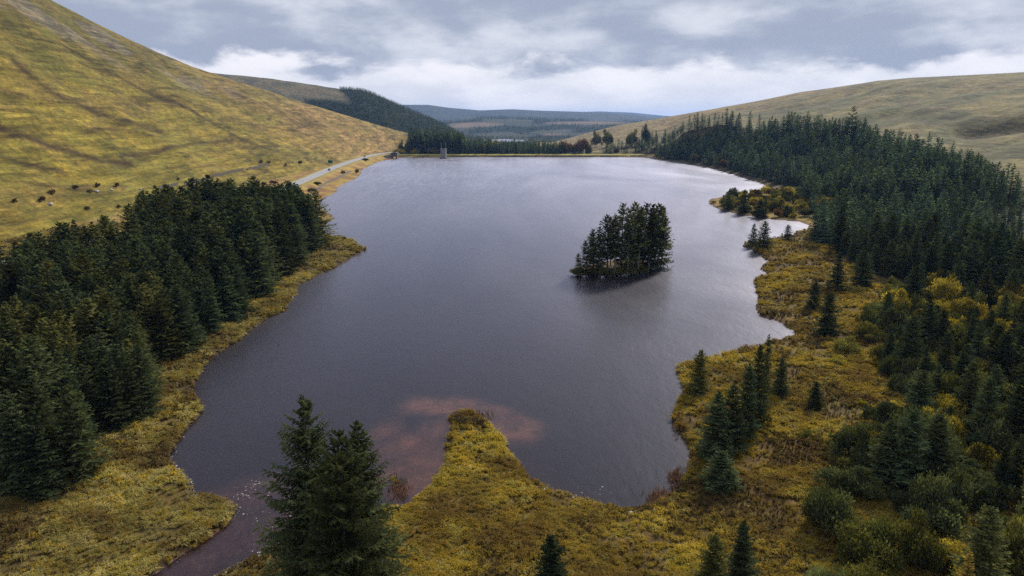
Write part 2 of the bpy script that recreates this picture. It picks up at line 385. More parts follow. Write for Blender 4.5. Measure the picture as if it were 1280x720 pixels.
def terrain_mat():
    m = mat('moorland_ground'); t = NT(m)
    col = t.node('ShaderNodeAttribute', attribute_name='col').outputs['Color']
    pos = t.node('ShaderNodeNewGeometry').outputs['Position']
    n1 = t.noise(pos, 0.9, 5, 0.65); n2 = t.noise(pos, 0.16, 5, 0.6); n3 = t.noise(pos, 0.035, 4, 0.6)
    hm_ = t.node('ShaderNodeAttribute', attribute_name='hill').outputs['Fac']
    mp = t.node('ShaderNodeMapping', {'Vector': pos, 'Scale': (1.0, .10, 1.6)}).outputs[0]
    ns = t.noise(mp, 0.22, 6, 0.66, 0.4); nt = t.noise(pos, 0.33, 6, 0.72)
    sv = t.math('MULTIPLY', t.rng(ns, .32, .68, .50, 1.46), t.rng(nt, .28, .72, .60, 1.40))
    nl = t.noise(t.node('ShaderNodeMapping', {'Vector': pos, 'Rotation': (0, 0, R(-5)), 'Scale': (1.0, .13, 1.7)}).outputs[0], 0.075, 5, 0.6, 0.5)
    gt = t.rng(t.noise(pos, 0.02, 4, 0.6), .46, .56)
    ln = t.math('MULTIPLY', t.math('SUBTRACT', 1.0, t.math('MULTIPLY', t.math('ABSOLUTE', t.math('SUBTRACT', nl, 0.5)), 15.0), True), gt)
    nl2 = t.noise(t.node('ShaderNodeMapping', {'Vector': pos, 'Rotation': (0, 0, R(10)), 'Scale': (1.0, .2, 1.4)}).outputs[0], 0.16, 5, 0.65, 0.6)
    ln2 = t.math('SUBTRACT', 1.0, t.math('MULTIPLY', t.math('ABSOLUTE', t.math('SUBTRACT', nl2, 0.5)), 14.0), True)
    sv = t.math('MULTIPLY', sv, t.math('SUBTRACT', 1.0, t.math('MULTIPLY', ln, .52)))
    sv = t.math('MULTIPLY', sv, t.math('SUBTRACT', 1.0, t.math('MULTIPLY', ln2, .28)))
    sv = t.math('ADD', 1.0, t.math('MULTIPLY', t.math('SUBTRACT', sv, 1.0), hm_))
    v = t.math('MULTIPLY', t.rng(n1, .25, .75, .62, 1.38), t.math('MULTIPLY', t.rng(n2, .25, .75, .72, 1.28), t.rng(n3, .3, .7, .85, 1.15)))
    v = t.math('MULTIPLY', v, sv)
    g = t.node('ShaderNodeCombineColor', {0: v, 1: v, 2: v}).outputs[0]
    c = t.mix(1.0, col, g, 'MULTIPLY')
    hue = t.mix(t.rng(n2, .35, .7), (1.0, 1.0, 1.0), (1.12, 0.92, 0.8))
    c = t.mix(1.0, c, hue, 'MULTIPLY')
    bh = t.math('ADD', t.math('MULTIPLY', n1, .5), t.math('MULTIPLY', n2, 1.2))
    bp = t.node('ShaderNodeBump', {'Strength': 0.7, 'Distance': 0.8, 'Height': bh}).outputs[0]
    b = t.node('ShaderNodeBsdfPrincipled', {'Base Color': c, 'Roughness': 0.95, 'Normal': bp, 'Specular IOR Level': 0.15})
    t.out(b.outputs[0]); return m
M['terrain'] = terrain_mat()

def water_mat(name, ripple=1.0):
    m = mat(name); t = NT(m)
    pos = t.node('ShaderNodeNewGeometry').outputs['Position']
    mp = t.node('ShaderNodeMapping', {'Vector': pos, 'Rotation': (0, 0, R(25)), 'Scale': (1.0, 0.45, 1.0)}).outputs[0]
    n1 = t.noise(mp, 0.75, 4, 0.6, 0.3); n2 = t.noise(mp, 0.16, 3, 0.5)
    gust = t.rng(t.noise(t.node('ShaderNodeMapping', {'Vector': pos, 'Rotation': (0, 0, R(20)), 'Scale': (1.0, .35, 1.0)}).outputs[0], 0.011, 5, 0.6, 0.6), .38, .62)
    amp = t.rng(gust, 0, 1, .75, 1.15)
    bh = t.math('MULTIPLY', t.math('ADD', t.math('MULTIPLY', n1, .10), t.math('MULTIPLY', n2, .16)), amp)
    bp = t.node('ShaderNodeBump', {'Strength': 0.38 * ripple, 'Distance': 1.0, 'Height': bh}).outputs[0]
    fr = t.node('ShaderNodeFresnel', {'IOR': 1.333, 'Normal': bp}).outputs[0]
    ro = t.rng(gust, 0, 1, .27, .34)
    gl = t.node('ShaderNodeBsdfGlossy', {'Color': (0.88, 0.875, 1.0), 'Roughness': ro, 'Normal': bp}).outputs[0]
    tr = t.node('ShaderNodeBsdfTransparent', {'Color': (0.90, 0.80, 0.76)}).outputs[0]
    sh = t.node('ShaderNodeMixShader', {0: fr, 1: tr, 2: gl}).outputs[0]
    # thin wind-blown foam lines
    fm = t.node('ShaderNodeMapping', {'Vector': pos, 'Rotation': (0, 0, R(-8)), 'Scale': (0.16, 0.018, 1.0)}).outputs[0]
    fn = t.noise(fm, 1.0, 5, 0.62, 0.8)
    line = t.math('SUBTRACT', 1.0, t.math('MULTIPLY', t.math('ABSOLUTE', t.math('SUBTRACT', fn, 0.5)), 26.0), True)
    far = t.rng(t.node('ShaderNodeSeparateXYZ', {0: pos}).outputs[1], 330, 560)
    left = t.rng(t.node('ShaderNodeSeparateXYZ', {0: pos}).outputs[0], 90, -60)
    foam = t.math('MULTIPLY', t.math('MULTIPLY', line, 0.16), t.math('MULTIPLY', far, left))
    df = t.node('ShaderNodeBsdfDiffuse', {'Color': (0.62, 0.62, 0.64)}).outputs[0]
    t.out(t.node('ShaderNodeMixShader', {0: foam, 1: sh, 2: df}).outputs[0]); return m
M['water'] = water_mat('lake_water')

def asphalt():
    m = mat('asphalt'); t = NT(m)
    pos = t.node('ShaderNodeNewGeometry').outputs['Position']
    n = t.noise(pos, 0.5, 6, 0.7); n2 = t.noise(pos, 0.05, 3)
    c = t.mix(t.rng(n, .3, .7), (0.22, 0.22, 0.225), (0.28, 0.28, 0.285))
    c = t.mix(t.math('MULTIPLY', t.rng(n2, .4, .6), .4), c, (0.31, 0.305, 0.305))
    t.out(t.node('ShaderNodeBsdfPrincipled', {'Base Color': c, 'Roughness': 0.65}).outputs[0]); return m
M['asphalt'] = asphalt()

# ------------------------------------------------------------------ object helpers
COL = SC.collection
def mesh(name, V, F, mats=(), tint=None, mi=None, sm=False):
    me = bpy.data.meshes.new(name)
    me.from_pydata([tuple(v) for v in np.asarray(V, float)] if not isinstance(V, list) else V, [], F if isinstance(F, list) else [tuple(f) for f in np.asarray(F).tolist()])
    for m_ in (mats if isinstance(mats, (list, tuple)) else [mats]): me.materials.append(m_)
    if tint is not None:
        a = me.attributes.new('tint', 'FLOAT', 'POINT'); a.data.foreach_set('value', np.asarray(tint, np.float32))
    if mi is not None: me.polygons.foreach_set('material_index', np.asarray(mi, np.int32))
    if sm: me.polygons.foreach_set('use_smooth', np.ones(len(me.polygons), bool))
    me.update(); return me
def obj(name, me, parent=None, loc=(0, 0, 0), rz=0.0, scl=None):
    o = bpy.data.objects.new(name, me); COL.objects.link(o)
    o.location = loc; o.rotation_euler = (0, 0, rz)
    if scl is not None: o.scale = scl if not isinstance(scl, (int, float)) else (scl,) * 3
    if parent: o.parent = parent
    return o
def tag(o, label=None, cat=None, group=None, kind=None):
    if label: o['label'] = label
    if cat: o['category'] = cat
    if group: o['group'] = group
    if kind: o['kind'] = kind
    return o
def thing(name, label, cat, loc, rz=0.0, group=None, scl=None):
    return tag(obj(name, None, None, loc, rz, scl), label, cat, group)

# ------------------------------------------------------------------ ground sheet
HILL_LINES = [([(0,160),(10,165),(45,176),(84,188),(120,198),(165,207)], 3.0, .9), ([(20,78),(67,118),(100,131),(150,150),(202,165)], 3.0, .7), ([(77,54),(134,87),(175,111),(235,134),(303,175),(340,188)], 2.6, .7),
 ([(151,197),(202,188),(262,179),(290,174)], 1.4, .7), ([(100,166),(150,162),(190,170)], 1.3, .6), ([(0,196),(40,206),(80,216)], 2.0, .6), ([(200,120),(260,150),(330,178),(380,190)], 1.8, .5), ([(250,150),(330,158),(400,172)], 1.5, .5), ([(0,225),(60,232),(140,240)], 1.6, .5), ([(300,120),(380,150),(440,170)], 1.8, .4)]
def build_ground():
    fa = np.linspace(R(-47), R(47), 560)
    ba = np.linspace(R(47), R(313), 92)[1:-1]
    az = np.concatenate([fa, ba]); na = len(az)
    rr = np.concatenate([[4.0], np.geomspace(12, 300, 330), np.geomspace(300, 1500, 270)[1:], np.geomspace(1500, 16000, 190)[1:]])
    # rings packed where the dam and its toe lie
    nr = len(rr)
    A, Rr = np.meshgrid(az, rr)
    X = (Rr * np.sin(A)).ravel(); Y = (Rr * np.cos(A)).ravel()
    Z, I = terrain(X, Y, True)
    s, lay, r = I['s'], I['lay'], I['r']
    C = lambda *c: np.array(c, float)
    def mx(a, b, f): return a * (1 - f[:, None]) + b * f[:, None]
    n1 = fbm(X / 9, Y / 9, 51, 4); n2 = fbm(X / 32, Y / 32, 52, 4); n3 = fbm(X / 2.4, Y / 2.4, 53, 3)
    k1 = smooth((n1 - .38) / .24); k2 = smooth((n2 - .38) / .24); k3 = smooth((n3 - .35) / .3)
    base = np.tile(C(.25, .175, .034), (len(X), 1))
    base = mx(base, C(.17, .145, .035), k1 * .7)
    base = mx(base, C(.15, .09, .036), k2 * .55)
    base = mx(base, C(.33, .255, .085), smooth((n3 - .58) / .15) * .5)
    # left bank is paler and straw-like
    lf = smooth((-X - 15) / 40) * (r < 400)
    straw = mx(np.tile(C(.30, .24, .085), (len(X), 1)), C(.19, .155, .05), k3); straw = mx(straw, C(.15, .10, .045), k1 * .6)
    base = mx(base, straw, lf * .75)
    # hem of brown earth and stones along the water, painted darker as the bank's shadow line
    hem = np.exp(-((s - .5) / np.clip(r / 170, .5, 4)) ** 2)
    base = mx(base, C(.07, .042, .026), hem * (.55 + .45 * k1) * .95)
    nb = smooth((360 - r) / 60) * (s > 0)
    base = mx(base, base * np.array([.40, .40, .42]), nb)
    # bench between road and lake
    bench = smooth((Y - 330) / 60) * (X < -60) * (lay == 0)
    base = mx(base, mx(np.tile(C(.27, .21, .055), (len(X), 1)), C(.20, .115, .055), smooth((n1 - .42) / .15)), bench)
    # left hillside
    yy = Y; t1 = I['t1']
    hl = np.tile(C(.208, .172, .026), (len(X), 1))
    hl = mx(hl, C(.145, .135, .026), k2 * .6)
    hl = mx(hl, C(.26, .20, .045), smooth((n1 - .5) / .2) * .4)
    up = smooth((t1 - .35) / .5) * (1 - smooth((Y - 640) / 250))
    hl = mx(hl, mx(np.tile(C(.082, .090, .024), (len(X), 1)), C(.125, .108, .028), k1), up * .85)
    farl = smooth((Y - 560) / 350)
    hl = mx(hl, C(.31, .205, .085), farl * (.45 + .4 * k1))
    streak = fbm(t1 * 26 + Y / 210, Y / 95, 61, 4) ; sk = smooth((.055 - np.abs(streak - .5)) / .035)
    gate = smooth((fbm(X / 80, Y / 80, 63, 3) - .42) / .1)
    hl = mx(hl, C(.10, .07, .03), sk * gate * .45)
    st2 = fbm(t1 * 60 + Y / 120, Y / 60, 65, 3); s2 = smooth((.04 - np.abs(st2 - .5)) / .03)
    hl = mx(hl, C(.11, .08, .033), s2 * (1 - gate) * .4)
    hp = fbm(t1 * 9 + 5, Y / 70, 73, 4)
    hl = mx(hl, C(.125, .122, .026), smooth((hp - .50) / .16) * .5)
    hl = mx(hl, C(.14, .10, .038), smooth((.42 - hp) / .14) * .4)
    cl = fbm(t1 * 34 + Y / 55, Y / 160, 75, 3); c2_ = smooth((.03 - np.abs(cl - .5)) / .022)
    hl = mx(hl, C(.085, .06, .026), c2_ * smooth((fbm(X / 50, Y / 50, 77, 3) - .44) / .1) * .7)
    for pts, wd, k_ in HILL_LINES:
        wd = wd * 1.05; k_ = min(1, k_ * 1.5)
        Q = np.array([ground(a_, b_)[:2] for a_, b_ in pts])
        near = (lay == 1)
        dl = np.full(len(X), 1e3); dl[near] = segdist(X[near] + 1.6 * (fbm(X[near] / 12, Y[near] / 12, 69, 2) - .5), Y[near] + 2.2 * (fbm(X[near] / 15, Y[near] / 15, 70, 2) - .5), Q, False)
        hl = mx(hl, C(.05, .036, .016), np.exp(-(dl / wd) ** 2) * k_ * (.7 + .3 * k1))
    scree = smooth((t1 - .62) / .15) * smooth((fbm(X / 45 + 3, Y / 45, 67, 4) - .56) / .07)
    hl = mx(hl, C(.17, .16, .15), scree * .5 * (1 - farl))
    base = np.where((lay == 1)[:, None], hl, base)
    # second hill (moor), forest floor under the planted part
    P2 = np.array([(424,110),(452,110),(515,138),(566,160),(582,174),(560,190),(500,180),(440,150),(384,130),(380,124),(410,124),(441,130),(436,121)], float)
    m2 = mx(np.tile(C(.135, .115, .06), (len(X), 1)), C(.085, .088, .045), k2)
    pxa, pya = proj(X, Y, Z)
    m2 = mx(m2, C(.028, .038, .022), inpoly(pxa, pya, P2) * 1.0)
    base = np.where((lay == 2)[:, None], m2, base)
    # right slope and hill
    t3 = I['t3']
    hr = mx(np.tile(C(.175, .155, .058), (len(X), 1)), C(.105, .115, .045), k2)
    hr = mx(hr, C(.21, .16, .08), smooth((n1 - .5) / .2) * .4)
    st3 = fbm(t3 * 20 - Y / 260, (X + Y) / 130, 71, 4); s3 = smooth((.05 - np.abs(st3 - .5)) / .04)
    hr = mx(hr, C(.085, .07, .035), s3 * .7)
    hr = mx(hr, C(.09, .095, .04), smooth((fbm(t3 * 7, (X + Y) / 120, 79, 4) - .5) / .14) * .7)
    hr = mx(hr, C(.10, .08, .045), I['gul'] * .8)
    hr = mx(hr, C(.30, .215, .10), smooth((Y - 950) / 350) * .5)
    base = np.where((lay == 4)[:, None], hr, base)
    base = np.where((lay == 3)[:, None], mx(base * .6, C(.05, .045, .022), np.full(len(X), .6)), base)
    ff = mx(np.tile(C(.018, .028, .017), (len(X), 1)), C(.036, .044, .026), smooth((fbm(X / 260, Y / 260, 81, 4) - .60) / .05))
    px, py = proj(X, Y, Z)
    pasture = np.zeros(len(X))
    for (cx, cy, rx, ry) in ((595, 156, 28, 2.6), (575, 158, 14, 1.6), (735, 154, 45, 1.8), (690, 168, 14, 1.2), (612, 186, 14, 3)):
        pasture = np.maximum(pasture, smooth(1.6 - np.hypot((px - cx) / rx, (py - cy) / ry)))
    ff = mx(ff, C(.15, .115, .08), pasture)
    base = np.where((lay == 5)[:, None], ff, base)
    base = np.where((lay >= 6)[:, None], mx(ff, C(.05, .055, .04), np.full(len(X), .5)), base)
    dn = ((Y > DAM_Y + 12) & (lay == 0) & (np.abs(I['az']) < .8))
    base = np.where(dn[:, None], mx(mx(np.tile(C(.035, .045, .022), (len(X), 1)), C(.10, .08, .045), k2 * .5), C(.26, .17, .12), pasture), base)
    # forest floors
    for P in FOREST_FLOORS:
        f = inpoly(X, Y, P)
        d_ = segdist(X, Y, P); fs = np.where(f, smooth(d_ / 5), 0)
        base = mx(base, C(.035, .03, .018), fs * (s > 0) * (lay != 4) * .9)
    # road verge
    vg = smooth((11 - I['rd']) / 3) * (s > 0)
    base = mx(base, C(.27, .225, .075), vg * .8)
    # island floor
    base = mx(base, mx(np.tile(C(.07, .05, .03), (len(X), 1)), C(.17, .12, .05), k3), I['isl'] * (s > 0))
    # lake bed: peat silt in the deep, coloured for light the water absorbs and scatters, red sandstone gravel on the shelves and in the stream mouth
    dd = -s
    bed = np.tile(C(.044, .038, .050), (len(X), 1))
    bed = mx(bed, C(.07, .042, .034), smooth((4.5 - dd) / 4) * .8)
    red = np.zeros(len(X))
    for (cx, cy, rx, ry, w) in ((500,556,32,18,1),(525,575,32,26,1),(512,602,30,20,.95),(488,585,22,24,.9),(528,498,26,12,.8),(562,503,40,12,.95),(605,512,36,12,.9),(640,530,30,16,1),(660,524,20,10,.7),(605,545,30,22,.7),(480,530,26,16,.5),(545,530,26,18,.55)):
        c0 = unp(cx, cy); e1 = unp(cx + rx, cy); e2 = unp(cx, cy - ry)
        q = ((X - c0[0]) / (e1[0] - c0[0])) ** 2 + ((Y - c0[1]) / (e2[1] - c0[1])) ** 2
        red = np.maximum(red, w * np.exp(-q * .9))
    red = np.clip(red * 1.5 - .32 * np.abs(fbm(X / 7, Y / 7, 91, 5) - .5) * 2 - .05, 0, .95)
    bed = mx(bed, mx(np.tile(C(.50, .275, .17), (len(X), 1)), C(.32, .18, .12), smooth((fbm(X / 3, Y / 3, 95, 4) - .42) / .16)), red)
    c0 = unp(318, 650); q = ((X - c0[0]) / 9.5) ** 2 + ((Y - c0[1]) / 15) ** 2
    grv = smooth(1.35 - q) * (X < unp(420, 640)[0] + 4)
    st = inpoly(px, py, np.array([(120,900),(180,720),(300,640),(345,590),(420,600),(420,660),(250,900)], float))
    grv = np.maximum(grv, st * 1.0)
    gcol = mx(np.tile(C(.15, .095, .09), (len(X), 1)), C(.25, .18, .17), smooth((vn(X / .5, Y / .5, 93) - .6) / .2) * .7)
    bed = mx(bed, gcol, grv)
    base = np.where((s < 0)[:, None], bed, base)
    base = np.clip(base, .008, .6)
    idx = np.arange(nr * na).reshape(nr, na)
    a = idx[:-1]; b = np.roll(idx, -1, 1)[:-1]; c = np.roll(idx, -1, 1)[1:]; d = idx[1:]
    F = np.stack([a, d, c, b], -1).reshape(-1, 4)
    me = bpy.data.meshes.new('ground')
    nv, nf = len(X), len(F)
    me.vertices.add(nv); me.loops.add(nf * 4); me.polygons.add(nf)
    me.vertices.foreach_set('co', np.stack([X, Y, Z], -1).astype(np.float32).ravel())
    me.loops.foreach_set('vertex_index', F.astype(np.int32).ravel())
    me.polygons.foreach_set('loop_start', np.arange(0, nf * 4, 4, dtype=np.int32))
    me.polygons.foreach_set('use_smooth', np.ones(nf, bool))
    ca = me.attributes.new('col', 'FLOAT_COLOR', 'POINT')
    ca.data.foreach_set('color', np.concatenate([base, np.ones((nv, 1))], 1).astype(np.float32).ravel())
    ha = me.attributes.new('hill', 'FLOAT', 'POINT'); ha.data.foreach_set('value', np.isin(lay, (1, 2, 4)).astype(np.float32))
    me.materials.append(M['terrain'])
    me.update(calc_edges=True); me.validate()
    global HTOP
    HTOP = float(Z.max()); print('top', HTOP, 'low', Z.min())
    tag(obj('ground', me), 'golden moorland ground rising to hills on both sides of the lake', kind='structure')

# plantation outlines on the ground
LP_PX = np.array([(404,299),(372,322),(345,346),(300,383),(262,410),(238,428),(200,455),(186,482),(182,512),(150,528),(112,545),(95,560),(104,590),(70,612),(28,612),(0,640),(-120,760),(-420,760),(-520,520),(-260,450),(0,394),(60,372),(120,360),(160,350),(178,326),(205,309),(260,300),(330,294),(380,290)], float)
LP = unp(LP_PX[:, 0], LP_PX[:, 1], 2.5)
RD_PX = np.array([(1000,247),(1012,262),(1022,280),(1006,297),(1035,302),(1050,318),(1082,335),(1110,356),(1140,372),(1210,384),(1500,395),(1900,320),(1700,226),(1300,226),(1100,226)], float)
RD = unp(RD_PX[:, 0], RD_PX[:, 1], 2.5)
RM_PX = np.array([(1102,356),(1085,400),(1105,440),(1120,480),(1080,520),(1050,560),(1030,600),(1030,660),(1010,760),(1000,900),(1900,900),(1900,380),(1500,382),(1130,362)], float)
RM = unp(RM_PX[:, 0], RM_PX[:, 1], 2.5)
FOREST_FLOORS = [LP, RD, RM]
build_ground()

# water sheets
def sheet(name, P, z, m):
    bm = bmesh.new(); f = bm.faces.new([bm.verts.new((p[0], p[1], z)) for p in P])
    if f.normal.z < 0: f.normal_flip()
    bmesh.ops.triangulate(bm, faces=[f])
    me = bpy.data.meshes.new(name); bm.to_mesh(me); bm.free()
    for p in me.polygons:
        pass
    me.materials.append(m)
    return obj(name, me)
def grow(P, k):
    Q = np.roll(P, -1, 0) - np.roll(P, 1, 0)
    ar = np.sum(P[:, 0] * np.roll(P[:, 1], -1) - np.roll(P[:, 0], -1) * P[:, 1])
    n = np.stack([Q[:, 1], -Q[:, 0]], -1); n /= np.linalg.norm(n, axis=1)[:, None] + 1e-9
    return P + n * k * np.sign(ar)
# the sheet runs under the banks so the ground itself draws the shoreline
hx, hy = LAKE[:, 0].min() - 8, LAKE[:, 0].max() + 8
ymin = LAKE[:, 1].min() - 1
rows = []
ys = np.linspace(ymin, DAM_Y + 1.0, 240)
Vw, Fw = [], []
for y in ys:
    dx = np.linspace(hx, hy, 2)
    # extent of the lake across this row
    xs = []
    for (x0, y0), (x1, y1) in zip(LAKE, np.roll(LAKE, -1, 0)):
        if (y0 > y) != (y1 > y): xs.append(x0 + (x1 - x0) * (y - y0) / (y1 - y0))
    if xs: l, r_ = min(xs) - 7, max(xs) + 7
    elif rows: l, r_ = rows[-1]
    else: l, r_ = LAKE[np.argmin(LAKE[:, 1]), 0] - 6, LAKE[np.argmin(LAKE[:, 1]), 0] + 6
    rows.append((l, r_)); Vw += [(l, y, 0.0), (r_, y, 0.0)]
for i in range(len(ys) - 1): Fw.append((2 * i, 2 * i + 1, 2 * i + 3, 2 * i + 2))
tag(obj('water', mesh('water', Vw, Fw, M['water'])), 'grey rippled reservoir water filling the valley floor', kind='structure')
ang = np.linspace(0, 2 * np.pi, 48, endpoint=False)
fx = FARW[0] + np.cos(ang) * FARW[2] * 1.18; fy = FARW[1] + np.sin(ang) * FARW[3] * 1.18
Vf = [(float(a), float(b), FARZ) for a, b in zip(fx, fy)]
tag(obj('far_water', mesh('far_water', Vf, [tuple(range(48))], M['water'])), 'small pale lower reservoir in the valley far beyond the dam', kind='structure')

# road with markings, laid on its bench
def catmull(P, step=6.0):
    P = np.asarray(P, float); out = []
    for i in range(1, len(P) - 2):
        p0, p1, p2, p3 = P[i - 1], P[i], P[i + 1], P[i + 2]
        n = max(2, int(np.linalg.norm(p2 - p1) / step))
        for t in np.linspace(0, 1, n, endpoint=False):
            out.append(.5 * ((2 * p1) + (-p0 + p2) * t + (2 * p0 - 5 * p1 + 4 * p2 - p3) * t * t + (-p0 + 3 * p1 - 3 * p2 + p3) * t ** 3))
    return np.array(out)
RC = catmull(ROADC, 5.0)
def rnorm(P):
    T = np.gradient(P, axis=0); T /= np.linalg.norm(T, axis=1)[:, None]
    return np.stack([T[:, 1], -T[:, 0]], -1)       # to the lake side
RN = rnorm(RC)
def strip(a, b, z, sel=None):
    V, F = [], []
    for i in range(len(RC)):
        p = RC[i] + RN[i] * a; q = RC[i] + RN[i] * b
        V += [(p[0], p[1], z), (q[0], q[1], z)]
        if i and (sel is None or sel(i)): F.append((2 * i - 2, 2 * i - 1, 2 * i + 1, 2 * i))
    return V, F
road = tag(obj('road', mesh('road', *strip(-4.3, 4.3, ROADZ), M['asphalt'])), 'grey two lane road along the foot of the left hill', kind='structure')
obj('centre_marking', mesh('centre_marking', *strip(-.12, .12, ROADZ + .008, lambda i: i % 2 == 0), M['white']), road)
for sgn in (-1, 1): obj('edge_marking', mesh('edge_marking', *strip(sgn * 3.85 - .12, sgn * 3.85 + .12, ROADZ + .008), M['white']), road)

# ------------------------------------------------------------------ plant prototypes
class Kites:
    def __init__(s): s.V = []; s.T = []; s.n = 0
    def add(s, b, tip, side, w, tint, k=0.45):
        # b, tip, side: (n,3); w, tint: (n,)
        m = b + (tip - b) * k
        v = np.stack([b, m + side * w[:, None], tip, m - side * w[:, None]], 1)
        s.V.append(v.reshape(-1, 3)); s.T.append(np.repeat(tint, 4)); s.n += len(b)
    def get(s):
        V = np.concatenate(s.V); T = np.concatenate(s.T)
        F = np.arange(len(V)).reshape(-1, 4)
        return V, F, T
def unit(v): return v / (np.linalg.norm(v, axis=-1, keepdims=True) + 1e-9)
def conifer(name, seed, H, Rm, whorls, nb, tw, tl, width, t0=0.04, pw=0.85, ragged=.25, m=None, droop=.25, leader=.02, sub=0):
    g = np.random.default_rng(seed); K = Kites()
    ph = g.uniform(0, 6.28)
    lob = g.uniform(.8, 1.15, 8)
    for t in np.linspace(t0, .985, whorls):
        t = min(.99, t + g.normal() * .008)
        z0 = H * t
        L0 = Rm * max(0.0, (1 - t)) ** pw * (1 - .35 * max(0, .15 - t) / .15) + Rm * leader
        n = max(3, int(round(nb * (.55 + .45 * (1 - t)))))
        ph += 2.4
        for j in range(n):
            z0 = H * min(.99, t + g.normal() * .012 * (1 - t) + g.normal() * .004)
            a = ph + j * 6.283 / n + g.normal() * .25
            L = L0 * g.uniform(1 - ragged, 1 + ragged * .7) * lob[int((a % 6.283) / 6.284 * 8)]
            el = .75 * t - .12 + g.normal() * .08
            ns = tw + 1
            s_ = np.linspace(0, 1, ns + 1)
            rad = L * s_
            zz_ = z0 + L * (math.tan(el) * s_ - droop * s_ ** 1.5 * (1.15 - t) + .20 * s_ ** 3) + g.normal() * .1
            dx, dy = math.cos(a), math.sin(a)
            bend = g.normal() * .12
            P = np.stack([dx * rad - dy * bend * rad * s_, dy * rad + dx * bend * rad * s_, zz_], -1)
            ti = g.uniform(.7, 1.25)
            # the bough itself
            sd_ = np.tile(np.array([-dy, dx, g.normal() * .25]), (ns, 1))
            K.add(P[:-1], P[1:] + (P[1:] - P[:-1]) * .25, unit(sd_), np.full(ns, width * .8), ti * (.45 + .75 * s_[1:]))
            # side sprays
            for sg in (-1, 1):
                k = s_[1:-1] if ns > 1 else s_[1:]
                b = P[1:len(k) + 1]
                ln = L * tl * (1.05 - .62 * k) * g.uniform(.7, 1.25, len(k)) + .12
                an = a + sg * (g.uniform(.75, 1.2, len(k)))
                dz = g.normal(size=len(k)) * .12 - .16
                tip = b + np.stack([np.cos(an), np.sin(an), dz], -1) * ln[:, None]
                side = unit(np.stack([-np.sin(an), np.cos(an), g.normal(size=len(k)) * .45], -1))
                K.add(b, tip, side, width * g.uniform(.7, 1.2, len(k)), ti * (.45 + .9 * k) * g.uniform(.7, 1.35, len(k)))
                for q in range(sub):
                    f = (q + 1) / (sub + 1)
                    bb = b + (tip - b) * f
                    for s2 in (-1, 1):
                        a2 = an + s2 * .8 + g.normal(size=len(k)) * .2
                        l2 = ln * .42 * (1.1 - f * .5)
                        tp = bb + np.stack([np.cos(a2), np.sin(a2), g.normal(size=len(k)) * .15 - .25], -1) * l2[:, None]
                        s3 = unit(np.stack([-np.sin(a2), np.cos(a2), g.normal(size=len(k)) * .5], -1))
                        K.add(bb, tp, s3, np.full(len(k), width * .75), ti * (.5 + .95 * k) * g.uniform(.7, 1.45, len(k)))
    # leader
    b = np.array([[0, 0, H * .955]]); K.add(b, np.array([[g.normal() * .04, 0, H * 1.012]]), np.array([[1., 0, 0]]), np.array([width * .5]), np.array([1.]))
    K.add(b, np.array([[0, g.normal() * .04, H * 1.01]]), np.array([[0., 1, 0]]), np.array([width * .5]), np.array([1.]))
    V, F, T = K.get()
    return mesh(name, V, F, m, T)
def taper(name, pts, rad, n=6, m=None):
    V, F = [], []
    pts = np.asarray(pts, float)
    for i, (p, r_) in enumerate(zip(pts, rad)):
        d = pts[min(i + 1, len(pts) - 1)] - pts[max(i - 1, 0)]; d = d / np.linalg.norm(d)
        u = np.cross(d, [1, 0, 0.01]); u /= np.linalg.norm(u); v = np.cross(d, u)
        for k in range(n):
            a = 6.2832 * k / n; q = p + (u * math.cos(a) + v * math.sin(a)) * r_; V.append(tuple(q))
        if i:
            o = (i - 1) * n
            for k in range(n): F.append((o + k, o + (k + 1) % n, o + n + (k + 1) % n, o + n + k))
    return mesh(name, V, F, m, sm=True)
def join_meshes(name, a, b, mats):
    va = np.array([v.co[:] for v in a.vertices]); vb = np.array([v.co[:] for v in b.vertices])
    fa = [tuple(p.vertices) for p in a.polygons]; fb = [tuple(i + len(va) for i in p.vertices) for p in b.polygons]
    ta = np.array([d.value for d in a.attributes['tint'].data])
    return mesh(name, np.concatenate([va, vb]), fa + fb, mats, np.concatenate([ta, np.ones(len(vb))]), [0] * len(fa) + [1] * len(fb))

SPH = 18.0
spr_trunk = taper('spruce_trunk', [(0, 0, -.6), (.03, 0, 5), (0, .04, 11), (0, 0, 17.6)], [.30, .24, .14, .02], 6, M['bark'])
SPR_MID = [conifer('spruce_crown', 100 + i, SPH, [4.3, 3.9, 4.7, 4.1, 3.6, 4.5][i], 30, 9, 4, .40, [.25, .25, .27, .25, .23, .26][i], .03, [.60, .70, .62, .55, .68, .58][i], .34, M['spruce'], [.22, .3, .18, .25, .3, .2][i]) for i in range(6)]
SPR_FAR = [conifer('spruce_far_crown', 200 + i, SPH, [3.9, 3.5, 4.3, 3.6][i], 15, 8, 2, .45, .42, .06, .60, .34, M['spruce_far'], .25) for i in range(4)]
SPR_OLV = [m_.copy() for m_ in SPR_MID[:3]]
for m_ in SPR_OLV: m_.materials[0] = M['spruce_olive']
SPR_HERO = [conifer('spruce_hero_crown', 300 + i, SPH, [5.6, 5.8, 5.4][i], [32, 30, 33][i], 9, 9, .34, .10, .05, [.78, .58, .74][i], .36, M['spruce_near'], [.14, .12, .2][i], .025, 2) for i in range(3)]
LARCH = conifer('larch_crown', 400, SPH, 4.2, 26, 8, 5, .4, .20, .04, .8, .25, M['larch'], .1)
PINE = [conifer('pine_crown', 500 + i, SPH, [4.0, 3.5, 4.3, 3.4][i], 23, 7, 4, .5, .30, [.26, .34, .12, .22][i], [.5, .55, .5, .55][i], .45, M['pine'], .12, .05) for i in range(4)]
